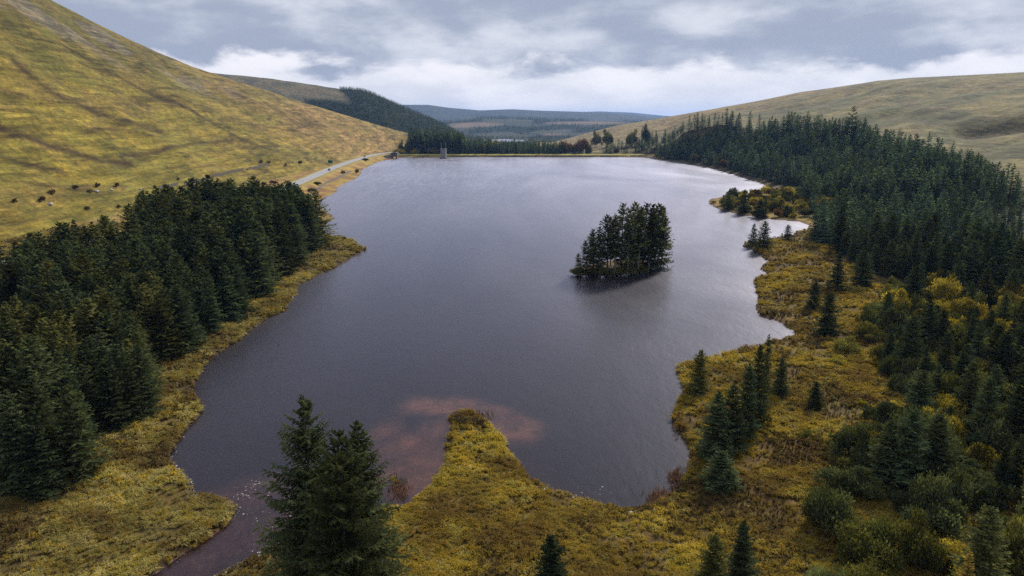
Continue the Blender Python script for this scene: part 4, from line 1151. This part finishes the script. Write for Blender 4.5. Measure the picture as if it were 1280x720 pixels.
# broad-leaved trees on the shore beyond the dam's right end
brt = taper('broadleaf_trunk', [(0, 0, -.6), (.1, 0, 4), (0, .2, 9), (.2, 0, 13)], [.35, .28, .18, .05], 6, M['bark'])
def crown_of(k, sc=1.0):
    me = random.choice(BUSH[k]).copy()
    n = len(me.vertices); a = np.zeros(n * 3, np.float32); me.vertices.foreach_get('co', a); a = a.reshape(-1, 3)
    a[:, :2] *= 7.2; a[:, 2] = a[:, 2] * 16.5 + .8; me.vertices.foreach_set('co', a.ravel()); me.update(); return me
CRW = {k: crown_of(k) for k in BUSH}
BRD = [(706,195,173,'autumn','rust coloured tree behind the dam',1.2),(717,195,176,'autumn','second rust tree behind the dam',1.0),(727,195,168,'autumn','tall brown tree behind the dam crest',.9),
 (745,184,166,'willow','left one of the two round trees on the right hill foot',1.05),(759,184,164,'willow','right one of the two round trees on the right hill foot',1.05),
 (790,184,164,'willow','rounded green tree on the slope right of the dam',1.1),(807,182,158,'willow','tall narrow tree on the slope right of the dam',.75),
 (690,195,179,'willow','low green tree behind the middle of the dam',1.1),(735,195,182,'willow','small green tree right of the rust trees',1.1),(770,196,183,'autumn','small brown tree at the right dam end',1.1),
 (503,192,177,'willow','dark upright tree left of the dam wood',.7),(511,192,176,'willow','dark upright tree beside the dam wood',.7),
 (870,203,190,'autumn','reddish tree at the foot of the far right forest',1.2),(905,212,196,'autumn','rust bush tree on the far right shore',1.1)]
for (bx, by, ty, k, lab, wd) in BRD:
    yb = DAM_Y + 26 if by > 190 and bx < 800 else None
    if yb is None: g = ground(bx, by); x, y = g[0], g[1]
    else: x, y = (bx - 640) / FPX * yb * CT * 1.02, yb
    z = hz(x, y); d = ray(bx, ty); t = math.hypot(x, y) / math.hypot(d[0], d[1]); h = max(6, CAMZ + d[2] * t - z)
    tree('broadleaf_tree', lab, 'tree', x, y, h, CRW[k], brt, 'broadleaved trees by the dam', wd, None, z)

# ------------------------------------------------------------------ island pines
ISLP = [(724,343,316),(733,342,300),(742,340,286),(750,342,283),(759,339,268),(768,342,270),(776,337,254),(784,342,262),(790,336,252),(797,340,258),(803,335,254),(810,337,255),(817,334,254),(822,332,258),(826,331,272),(763,334,272),(741,335,292),(812,331,262),(795,330,262)]
w_ = ['leftmost low', 'second from the left', 'third from the left', 'fourth from the left', 'fifth from the left', 'front sixth', 'tall pointed', 'front middle', 'tall middle', 'right of the middle', 'right centre', 'tall right', 'right outer', 'second from the right', 'rightmost', 'hidden back left', 'back left', 'back right', 'back middle']
for k, (bx, by, ty) in enumerate(ISLP):
    p = unp(bx, by, .7); x, y = p; z = max(.3, hz(x, y))
    d = ray(bx, ty); t = math.hypot(x, y) / math.hypot(d[0], d[1]); h = CAMZ + d[2] * t - z
    lx = (bx - 775) / 50 * .06
    tree('pine_tree', '%s pine on the small wooded island' % w_[k], 'tree', x, y, h, PINE[2] if k in (0, 1, 14) else PINE[k % 4], pine_trunk, 'pines on the island', random.uniform(.85, 1.08), 0, z, (0, lx))
for k, (bx, by) in enumerate([(723,342),(740,343),(757,343.5),(772,343),(786,342),(800,340),(815,335),(823,331)]):
    p = unp(bx, by, .5)
    shrub('low shrub on the front edge of the island, number %s from the left' % ['one','two','three','four','five','six','seven','eight'][k], p[0], p[1] + .8, rng.uniform(2.2, 3.2), 'willow', 'island edge shrubs', 1.0, 'island_shrub', z=max(.2, hz(p[0], p[1])))
# driftwood off the island
p = unp(836, 338)
dw = thing('driftwood_branch', 'dead branch sticking out of the water right of the island', 'branch', (p[0], p[1], 0), .5)
for k, (a, l) in enumerate([(.2, 3.2), (1.1, 2.6), (2.6, 2.8), (3.6, 1.8)]):
    obj('branch', taper('drift_branch', [(0, 0, -.3), (math.cos(a) * l * .5, math.sin(a) * l * .5, .9), (math.cos(a) * l, math.sin(a) * l, 1.2 + .3 * k)], [.14, .09, .03], 5, M['bark_pale']), dw)

# ------------------------------------------------------------------ built things
def boxes(name, L, m, bevel=0.0):
    bm = bmesh.new()
    for (x0, x1, y0, y1, z0, z1) in L:
        q = bmesh.ops.create_cube(bm, size=1.0)
        for v in q['verts']: v.co = Vector(((x0 + x1) / 2 + v.co.x * (x1 - x0), (y0 + y1) / 2 + v.co.y * (y1 - y0), (z0 + z1) / 2 + v.co.z * (z1 - z0)))
    if bevel: bmesh.ops.bevel(bm, geom=bm.edges[:], offset=bevel, segments=1, affect='EDGES')
    me = bpy.data.meshes.new(name); bm.to_mesh(me); bm.free(); me.materials.append(m); return me
# dam
dx0 = float(unp(497, 196.3)[0]); dx1 = float(unp(806, 196.5)[0])
dam = thing('dam', 'long low dam with grassy crest closing the far end of the lake', 'dam', ((dx0 + dx1) / 2, DAM_Y, 0))
hw = (dx1 - dx0) / 2
def prism(name, prof, x0, x1, m, n=1):
    V, F = [], []
    for i in range(n + 1):
        x = x0 + (x1 - x0) * i / n
        V += [(x, p[0], p[1]) for p in prof]
        k = len(prof)
        if i:
            o = (i - 1) * k
            for j in range(k): F.append((o + j, o + (j + 1) % k, o + k + (j + 1) % k, o + k + j))
    F.append(tuple(range(k))[::-1]); F.append(tuple(range(n * k, n * k + k)))
    return mesh(name, V, F, m)
obj('stone_pitching', prism('stone_pitching', [(-7, -2.5), (-6.9, -2.5), (-.9, 1.35), (-.9, -2.4)], -hw, hw, M['brown_stone']), dam)
obj('wave_wall', prism('wave_wall', [(-.9, -2), (-.9, 2.0), (-.35, 2.0), (-.35, -2)], -hw, hw, M['brown_stone']), dam)
obj('crest', prism('crest', [(-.348, -1), (-.348, 2.1), (2, 3.3), (7.5, 3.35), (16, -3)], -hw, hw, M['crest_grass'], 40), dam)
# valve tower
tx, ty_ = unp(554.5, 198.2); tx, ty_ = float(tx), float(ty_)
tw = thing('valve_tower', 'grey stone valve tower with two masts standing at the dam', 'tower', (tx, ty_, 0))
obj('plinth', boxes('plinth', [(-4.2, 4.2, -4.2, 4.2, -4, 1.0)], M['dark_stone'], .15), tw)
body = obj('tower_body', boxes('tower_body', [(-3.1, 3.1, -3.1, 3.1, 1.0, 10.6)], M['stone'], .12), tw)
obj('string_course', boxes('string_course', [(-3.3, 3.3, -3.3, 3.3, 8.3, 8.7)], M['stone']), tw)
obj('parapet', boxes('parapet', [(-3.4, 3.4, -3.4, -2.9, 10.6, 11.7), (-3.4, 3.4, 2.9, 3.4, 10.6, 11.7), (-3.4, -2.9, -2.9, 2.9, 10.6, 11.7), (2.9, 3.4, -2.9, 2.9, 10.6, 11.7)], M['stone']), tw)
for (a, b) in ((-1.2, 0), (1.2, 0)):
    w1 = obj('window', boxes('window', [(a - .35, a + .35, -3.14, -3.06, 5.6, 7.4)], M['glass']), tw)
    obj('sill', boxes('sill', [(a - .5, a + .5, -3.3, -3.06, 5.35, 5.58)], M['stone']), w1)
obj('door', boxes('door', [(-.6, .6, -3.16, -3.06, 1.0, 3.2)], M['wood']), tw)
for a in (-2.6, 2.6):
    ms = obj('mast', taper('mast', [(a, 1.2, 10.4), (a, 1.2, 14), (a, 1.2, 18.4)], [.30, .24, .2], 6, M['steel']), tw)
    obj('finial', boxes('finial', [(a - .35, a + .35, .85, 1.55, 18.4, 18.8)], M['steel']), ms)
# spillway abutment with its arch, at the left end of the dam
gx_, gy_ = unp(493.3, 198.6); gx_, gy_ = float(gx_), float(gy_)
sw = thing('spillway_bridge', 'dark stone spillway bridge with an arch at the left dam end', 'bridge', (gx_, gy_, 0), 0)
def arch_wall(name, w, h, t, aw, ah, m):
    n = 10; V, F = [], []
    prof = [(-aw + 2 * aw * i / n, ah * math.sqrt(max(0, 1 - ((-aw + 2 * aw * i / n) / aw) ** 2)) + .6) for i in range(n + 1)]
    bm = bmesh.new()
    for yy in (0, 1):
        pass
    out = [(-w, -1.5)] + [(-aw, -1.5)] + prof + [(aw, -1.5), (w, -1.5), (w, h), (-w, h)]
    fr = [bm.verts.new((a, -t / 2, b)) for a, b in out]; f = bm.faces.new(fr)
    r_ = bmesh.ops.extrude_face_region(bm, geom=[f])
    for v in [v for v in r_['geom'] if isinstance(v, bmesh.types.BMVert)]: v.co.y += t
    bmesh.ops.recalc_face_normals(bm, faces=bm.faces[:])
    me = bpy.data.meshes.new(name); bm.to_mesh(me); bm.free(); me.materials.append(m); return me
obj('arch_wall', arch_wall('arch_wall', 3.5, 6.2, 6, 2.2, 2.4, M['dark_stone']), sw)
obj('parapet', boxes('parapet', [(-3.7, 3.7, -3.4, -2.9, 6.2, 7.3), (-3.7, 3.7, 2.9, 3.4, 6.2, 7.3)], M['dark_stone']), sw)
rw = thing('retaining_wall', 'pale grey retaining wall sloping down from the road to the spillway', 'wall', (gx_ - 8.6, gy_ + 2, 0), 0)
def wedge(name, L, m):
    bm = bmesh.new()
    o = [(-L, -2), (5, -2), (5, 5.6), (-L, 3.6)]
    f = bm.faces.new([bm.verts.new((a, -.5, b)) for a, b in o]); r_ = bmesh.ops.extrude_face_region(bm, geom=[f])
    for v in [v for v in r_['geom'] if isinstance(v, bmesh.types.BMVert)]: v.co.y += 1.0
    bmesh.ops.recalc_face_normals(bm, faces=bm.faces[:]); me = bpy.data.meshes.new(name); bm.to_mesh(me); bm.free(); me.materials.append(m); return me
obj('wall_face', wedge('wall_face', 5, M['stone']), rw)
obj('footing', boxes('footing', [(-6.5, 5.2, -4.5, -.6, -2, .9)], M['dark_stone'], .1), rw)
# lake wall along the road bench
def ribbon_wall(name, label, pix, z0, h, th, m, zfix=None):
    P = np.array([ground(a, b)[:2] for a, b in pix]); Q = []
    for a, b in zip(P[:-1], P[1:]):
        n = max(2, int(np.linalg.norm(b - a) / 4))
        for t in np.linspace(0, 1, n, endpoint=False): Q.append(a + (b - a) * t)
    Q.append(P[-1]); Q = np.array(Q); N = rnorm(Q); Z = terrain(Q[:, 0], Q[:, 1])
    V, F = [], []
    for i, (q, n, z) in enumerate(zip(Q, N, Z)):
        j = rng.normal() * .06
        V += [(*(q - n * th), z - .4), (*(q - n * th * .8), z + h + j), (*(q + n * th * .8), z + h + j), (*(q + n * th), z - .4)]
        if i:
            o = 4 * i - 4
            for k in range(3): F.append((o + k, o + k + 1, o + k + 5, o + k + 4))
    return tag(obj(name, mesh(name, V, F, m)), label, 'wall')
ribbon_wall('stone_wall', 'low dark stone wall between the road and the lake', [(388,245),(398,236),(408,229),(424,222),(439,215)], 0, 1.1, .35, M['dark_stone'])
# fences on the lower left hillside
picket = boxes('picket', [(-.09, .09, -.03, .03, -.3, 1.75)], M['wood'])
post = boxes('fence_post', [(-.13, .13, -.13, .13, -.5, 1.95)], M['wood'])
def fence(pix, label):
    P = np.array([ground(a, b)[:2] for a, b in pix]); L = np.linalg.norm(P[1] - P[0]); n = max(3, int(L / 3.0)); dirv = (P[1] - P[0]) / L; rz = math.atan2(dirv[1], dirv[0])
    f = thing('picket_fence', label, 'fence', (P[0][0], P[0][1], hz(*P[0])), 0, 'weathered fences on the left hillside')
    z0 = f.location.z; prev = None
    for i in range(n + 1):
        q = P[0] + dirv * L * i / n; z = hz(*q)
        obj('post', post, f, (q[0] - P[0][0], q[1] - P[0][1], z - z0), rz)
        if prev is not None:
            a, za = prev; V, F = [], []
            for hgt in (.55, 1.35):
                o = len(V)
                for (p_, z_) in ((a, za), (q, z)):
                    for dn_, dz in ((-.05, 0), (.05, 0), (.05, .13), (-.05, .13)):
                        V.append((p_[0] - P[0][0] - dirv[1] * dn_, p_[1] - P[0][1] + dirv[0] * dn_, z_ - z0 + hgt + dz))
                F += [(o + k, o + (k + 1) % 4, o + 4 + (k + 1) % 4, o + 4 + k) for k in range(4)]
            obj('rail', mesh('rail', V, F, M['wood']), f)
            for k in range(1, 10):
                if (i * 7 + k * 3) % 23 == 0: continue
                b = a + (q - a) * k / 10; zb_ = za + (z - za) * k / 10
                V2 = None
                pk = PK.setdefault(id(f), [])
                pk.append((b[0] - P[0][0], b[1] - P[0][1], zb_ - z0, rz))
        prev = (q, z)
    V, F = [], []
    for (a, b, c, rz_) in PK[id(f)]:
        o = len(V); ca, sa = math.cos(rz_), math.sin(rz_)
        for (u, v, w__) in ((-.09, -.03, -.2), (.09, -.03, -.2), (.09, .03, -.2), (-.09, .03, -.2), (-.09, -.03, 1.7), (.09, -.03, 1.7), (.09, .03, 1.7), (-.09, .03, 1.7)):
            V.append((a + u * ca - v * sa, b + u * sa + v * ca, c + w__ + ((o * 7) % 5) * .03))
        F += [(o, o + 1, o + 5, o + 4), (o + 1, o + 2, o + 6, o + 5), (o + 2, o + 3, o + 7, o + 6), (o + 3, o, o + 4, o + 7), (o + 4, o + 5, o + 6, o + 7)]
    tag(obj('pickets', mesh('pickets', V, F, M['wood']), f), kind='stuff')
PK = {}
fence([(200,236.5),(222,232)], 'leftmost short run of dark picket fence above the plantation')
fence([(231,233),(262,224)], 'second run of dark picket fence from the left')
fence([(265,222),(304,212.5)], 'longest run of dark picket fence on the left hillside')
fence([(310,213),(335,206.5)], 'uppermost run of picket fence ending at the hawthorns')
# boulders
def boulder(label, px, py, s):
    g = ground(px, py); bm = bmesh.new(); bmesh.ops.create_icosphere(bm, subdivisions=2, radius=1)
    rs = np.random.default_rng(int(px * 7))
    for v in bm.verts: v.co *= rs.uniform(.75, 1.15)
    for v in bm.verts: v.co = Vector((v.co.x * s, v.co.y * s * .8, v.co.z * s * .6))
    me = bpy.data.meshes.new('boulder'); bm.to_mesh(me); bm.free(); me.materials.append(M['pale_rock'])
    tag(obj('boulder', me, None, (g[0], g[1], g[2] + s * .2), rs.uniform(0, 6)), label, 'rock', 'pale boulders')
for lab, a, b, s in [('pale boulder left of a pair beside the bare bushes', 121, 240, 1.3), ('pale boulder right of a pair beside the bare bushes', 139, 238, 1.0), ('white stone on the lower left hillside', 63, 256, 1.2), ('small white stone beside the fence end', 176, 237, .9),
                     ('pale stone at the right edge of the bay', 1012, 398, .7), ('small pale stone on the brown flat', 1018, 402, .5), ('white stone on the left bank waterline', 365, 372, .35), ('pale stone at the near shore right of the peninsula', 789, 642, .35), ('pale stone on the left bank near the bay', 234, 527, .3)]:
    boulder(lab, a, b, s)
# road sign
g = ground(413, 206.5)
sg = thing('road_sign', 'green direction sign on two posts beside the road', 'sign', (g[0], g[1], g[2]), R(-6))
pn = obj('sign_panel', boxes('sign_panel', [(-2.3, 2.3, -.04, .04, 1.6, 4.6)], M['green_sign'], .02), sg)
obj('border', boxes('border', [(-2.2, 2.2, -.052, -.042, 1.70, 1.78), (-2.2, 2.2, -.052, -.042, 4.42, 4.50), (-2.2, -2.12, -.052, -.042, 1.78, 4.42), (2.12, 2.2, -.052, -.042, 1.78, 4.42)], M['white']), pn)
for a in (-1.3, 1.3): obj('post', boxes('post', [(a - .07, a + .07, .045, .185, -.5, 4.5)], M['steel']), sg)
# vehicles
def loft(name, prof, w, m, tumble=0.0, bev=.06):
    bm = bmesh.new(); zmax = max(p[1] for p in prof); zmin = min(p[1] for p in prof)
    f = bm.faces.new([bm.verts.new((a, -w * (1 - tumble * (b - zmin) / (zmax - zmin)), b)) for a, b in prof])
    vs = [bm.verts.new((a, w * (1 - tumble * (b - zmin) / (zmax - zmin)), b)) for a, b in prof]
    bm.faces.new(vs[::-1]); fv = list(f.verts); n = len(prof)
    for i in range(n): bm.faces.new([fv[i], vs[i], vs[(i + 1) % n], fv[(i + 1) % n]])
    bmesh.ops.recalc_face_normals(bm, faces=bm.faces[:])
    bmesh.ops.bevel(bm, geom=bm.edges[:], offset=bev, segments=2, affect='EDGES')
    me = bpy.data.meshes.new(name); bm.to_mesh(me); bm.free(); me.materials.append(m); return me
def wheel_mesh(r_=.32, w=.2, m=None, name='tyre'):
    bm = bmesh.new(); bmesh.ops.create_cone(bm, cap_ends=True, segments=16, radius1=r_, radius2=r_, depth=w)
    bmesh.ops.rotate(bm, verts=bm.verts[:], cent=(0, 0, 0), matrix=Matrix.Rotation(math.pi / 2, 3, 'X'))
    bmesh.ops.bevel(bm, geom=[e for e in bm.edges if abs(abs(e.verts[0].co.y) - w / 2) < 1e-4 and abs(e.verts[0].co.y - e.verts[1].co.y) < 1e-4], offset=.03, segments=1, affect='EDGES')
    me = bpy.data.meshes.new(name); bm.to_mesh(me); bm.free(); me.materials.append(m); return me
TY, RM_ = wheel_mesh(.33, .22, M['rubber'], 'tyre'), wheel_mesh(.2, .23, M['steel'], 'rim')
def car(label, pos, head, paint, van=False):
    c = thing('van' if van else 'car', label, 'van' if van else 'car', (pos[0], pos[1], pos[2]), head)
    if van:
        obj('body', loft('body', [(-2.5, .35), (2.45, .35), (2.5, .95), (1.9, 1.25), (1.35, 2.2), (-2.45, 2.25)], .95, paint, .08), c)
        gl = [(1.42, 1.36), (1.80, 1.33), (1.42, 2.0), (1.0, 2.0), (1.0, 1.36)]
    else:
        obj('body', loft('body', [(-2.1, .3), (2.1, .3), (2.15, .62), (1.95, .8), (.95, .93), (-1.7, .98), (-2.12, .9)], .87, paint), c)
        obj('cabin', loft('cabin', [(-1.75, .94), (1.0, .94), (.28, 1.42), (-1.15, 1.45)], .8, M['glass'], .18), c)
        obj('roof', loft('roof', [(-1.2, 1.44), (.3, 1.41), (.22, 1.49), (-1.1, 1.52)], .66, paint, 0, .015), c)
    if van:
        for s_ in (-1, 1): obj('side_window', boxes('side_window', [(.85, 1.35, s_ * .90 - .02, s_ * .90 + .02, 1.35, 1.95)], M['glass']), c)
        obj('windscreen', boxes('windscreen', [(1.56, 1.70, -.75, .75, 1.45, 2.0)], M['glass']), c)
    for x_ in (-1.3, 1.32):
        for s_ in (-1, 1):
            wv = obj('wheel', TY, c, (x_, s_ * .80, .33)); obj('rim', RM_, wv)
    for s_ in (-.6, .6):
        obj('headlight', boxes('headlight', [(2.10 if not van else 2.44, 2.19 if not van else 2.53, s_ - .18, s_ + .18, .6, .74)], M['white'], .01), c)
        obj('tail_lamp', boxes('tail_lamp', [(-2.16 if not van else -2.53, -2.08 if not van else -2.44, s_ - .18, s_ + .18, .72, .88)], M['lamp_red'], .01), c)
    return c
def on_road(px, py, off):
    p = unp(px, py, ROADZ); i = int(np.argmin(np.hypot(RC[:, 0] - p[0], RC[:, 1] - p[1])))
    t = RC[i + 1] - RC[i]; q = RC[i] + RN[i] * off
    return (q[0], q[1], ROADZ + .01), math.atan2(t[1], t[0])
q, hd = on_road(417, 213, 2.0); car('blue car driving along the road past the green sign', q, hd + math.pi, M['blue_paint'])
q, hd = on_road(466, 196, -1.9); car('dark car on the far stretch of the road near the dam', q, hd, M['dark_paint'])
zz_ = hz(gx_ + 1.5, gy_ + 14)
car('white van parked beside the spillway bridge', (gx_ + 1.6, gy_ + 12, max(zz_, 5.0) + .02), .2, M['white'], True)
hut_g = (gx_ - 1.2, gy_ + 18, hz(gx_ - 1.2, gy_ + 18))
# cottage far beyond the dam
cd = ray(566, 167.5); ct = 1500 / cd[1]; cx, cy_ = cd[0] * ct, 1500.0; cz = hz(cx, cy_)
zc = CAMZ + cd[2] * ct
ct_ = thing('cottage', 'small white cottage among trees far behind the valve tower', 'house', (cx, cy_, max(cz, zc - 4)), .3)
obj('walls', boxes('walls', [(-4.5, 4.5, -3, 3, -8, 3.6)], M['white']), ct_)
obj('roof', prism('roof', [(-3.4, 3.5), (0, 6.4), (3.4, 3.5)], -4.8, 4.8, M['slate']), ct_)
obj('chimney', boxes('chimney', [(-4.2, -3.2, -.5, .5, 5.4, 7.4)], M['white']), ct_)
for a in (-2.5, 0, 2.5): obj('window', boxes('window', [(a - .5, a + .5, -3.06, -2.99, 1.2, 2.6)], M['glass']), ct_)

# ------------------------------------------------------------------ grass, reeds, pebbles
def grass():
    n = 220000
    a = rng.uniform(R(-42), R(42), n); r_ = np.sqrt(rng.uniform(0, 1, n)) * 0 + 38 * np.exp(rng.uniform(0, 1, n) ** .9 * math.log(330 / 38))
    x, y = np.sin(a) * r_, np.cos(a) * r_
    z, I = terrain(x, y, True); px, py = proj(x, y, z)
    m_ = (I['s'] > -.06) & (px > -150) & (px < 1430) & (py < 790) & (I['lay'] == 0) & (I['isl'] == 0) & (I['rd'] > 7)
    f = inpoly(x, y, LP) & (segdist(x, y, LP) > 5); f2 = inpoly(x, y, RM) & (segdist(x, y, RM) > 8); f3 = inpoly(x, y, RD)
    m_ &= ~f & ~f3 & ~(f2 & (rng.uniform(size=n) < .6))
    gap = fbm(x / 5, y / 5, 121, 3)
    m_ &= rng.uniform(size=n) < .25 + 1.3 * smooth((gap - .30) / .22)
    x, y, z, r_ = x[m_], y[m_], z[m_], r_[m_]
    s = rng.uniform(.55, 1.6, len(x)) * np.clip(r_ / 90, .9, 1.6) * (.45 + 1.1 * fbm(x / 6, y / 6, 123, 3))
    pale = (rng.uniform(size=len(x)) < np.where(x < -18, .75, .14))
    pick = np.where(pale, 3, 0) + rng.integers(0, 3, len(x))
    ru = (fbm(x / 13, y / 13, 125, 3) + rng.normal(size=len(x)) * .05) > .655
    s = np.where(ru, s * .68, s)
    pick = np.where(ru, 6 + rng.integers(0, 2, len(x)), pick)
    rot = np.stack([rng.normal(size=len(x)) * .12, rng.normal(size=len(x)) * .12, rng.uniform(0, 6.28, len(x))], -1)
    scatter('tussock_grass_cover', np.stack([x, y, z], -1), rot, np.stack([s, s, s * rng.uniform(.7, 1.1, len(x))], -1), pick, TUFT + TUFTP + RUSH, 'golden tussock grass covering the near banks')
grass()
def reeds():
    P = []
    for (cx, cy, sx, sy, n) in ((826,624,16,10,240),(845,600,8,14,120),(500,612,12,14,110),(846,530,5,18,70),(600,520,18,6,60)):
        u = cx + rng.normal(size=n) * sx * .5; v = cy + rng.normal(size=n) * sy * .5
        q = unp(u, v); P.append(q)
    P = np.concatenate(P); z = np.maximum(terrain(P[:, 0], P[:, 1]), -.15)
    s = rng.uniform(.5, 1.0, len(P))
    scatter('reed_bed', np.column_stack([P, z]), np.stack([s * 0, s * 0, rng.uniform(0, 6.28, len(P))], -1), np.stack([s, s, s], -1), rng.integers(0, 2, len(P)), REED, 'thin reddish reeds standing in the shallows')
reeds()
def pebbles():
    bm = bmesh.new(); bmesh.ops.create_icosphere(bm, subdivisions=1, radius=1)
    for v in bm.verts: v.co.z *= .6; v.co.x *= 1.3
    me = bpy.data.meshes.new('pebble'); bm.to_mesh(me); bm.free(); me.materials.append(M['pale_rock'])
    me2 = me.copy(); me2.materials[0] = M['brown_stone']
    P = []
    for (cx, cy, sx, sy, n) in ((322,605,10,4,45),(303,618,9,6,40),(330,690,14,10,36),(330,650,30,40,80),(700,617,50,7,60),(232,530,4,14,24)):
        P.append(np.stack([cx + rng.normal(size=n) * sx * .6, cy + rng.normal(size=n) * sy * .6], -1))
    P = np.concatenate(P); q = unp(P[:, 0], P[:, 1])
    A = LAKE; B = np.roll(LAKE, -1, 0); k = rng.integers(0, len(LAKE), 9000); f = rng.uniform(size=9000)[:, None]
    e = A[k] * (1 - f) + B[k] * f + rng.normal(size=(9000, 2)) * 1.1
    pt = fbm(e[:, 0] / 9, e[:, 1] / 9, 127, 3); ok = (np.hypot(e[:, 0], e[:, 1]) < 420) & (pt > .52) & (e[:, 1] > 40)
    e = e[ok]; es = terrain(e[:, 0], e[:, 1], True)[1]['s']; e = e[(es > -.5) & (es < .7)]
    q = np.concatenate([q, e]); z = terrain(q[:, 0], q[:, 1])
    s = rng.uniform(.03, .09, len(q)) * np.where(rng.uniform(size=len(q)) < .1, 1.8, 1)
    z = np.maximum(z, -.02)
    scatter('pebbles', np.column_stack([q, z]), np.stack([s * 0, s * 0, rng.uniform(0, 6.28, len(q))], -1), np.stack([s, s, s], -1), (rng.uniform(size=len(q)) < .45).astype(int), [me, me2], 'scattered pebbles in the shallow stream mouth')
pebbles()

# ------------------------------------------------------------------ air
hzb = boxes('haze', [(-17000, 17000, -17000, 17000, -140, 520)], None) if False else None
bm = bmesh.new(); q = bmesh.ops.create_cube(bm, size=1.0)
for v in q['verts']: v.co = Vector((v.co.x * 33000, v.co.y * 33000, -150 + (v.co.z + .5) * (HTOP + 180)))
me = bpy.data.meshes.new('haze'); bm.to_mesh(me); bm.free()
hm = mat('haze_air'); t = NT(hm)
pv = t.node('ShaderNodeVolumePrincipled', {'Color': (0.26, 0.49, 1.0), 'Density': 0.000050, 'Anisotropy': 0.2})
o_ = t.node('ShaderNodeOutputMaterial'); t.l.new(pv.outputs[0], o_.inputs[1])
me.materials.append(hm)
tag(obj('haze', me), 'thin blue haze in the valley air', kind='stuff')
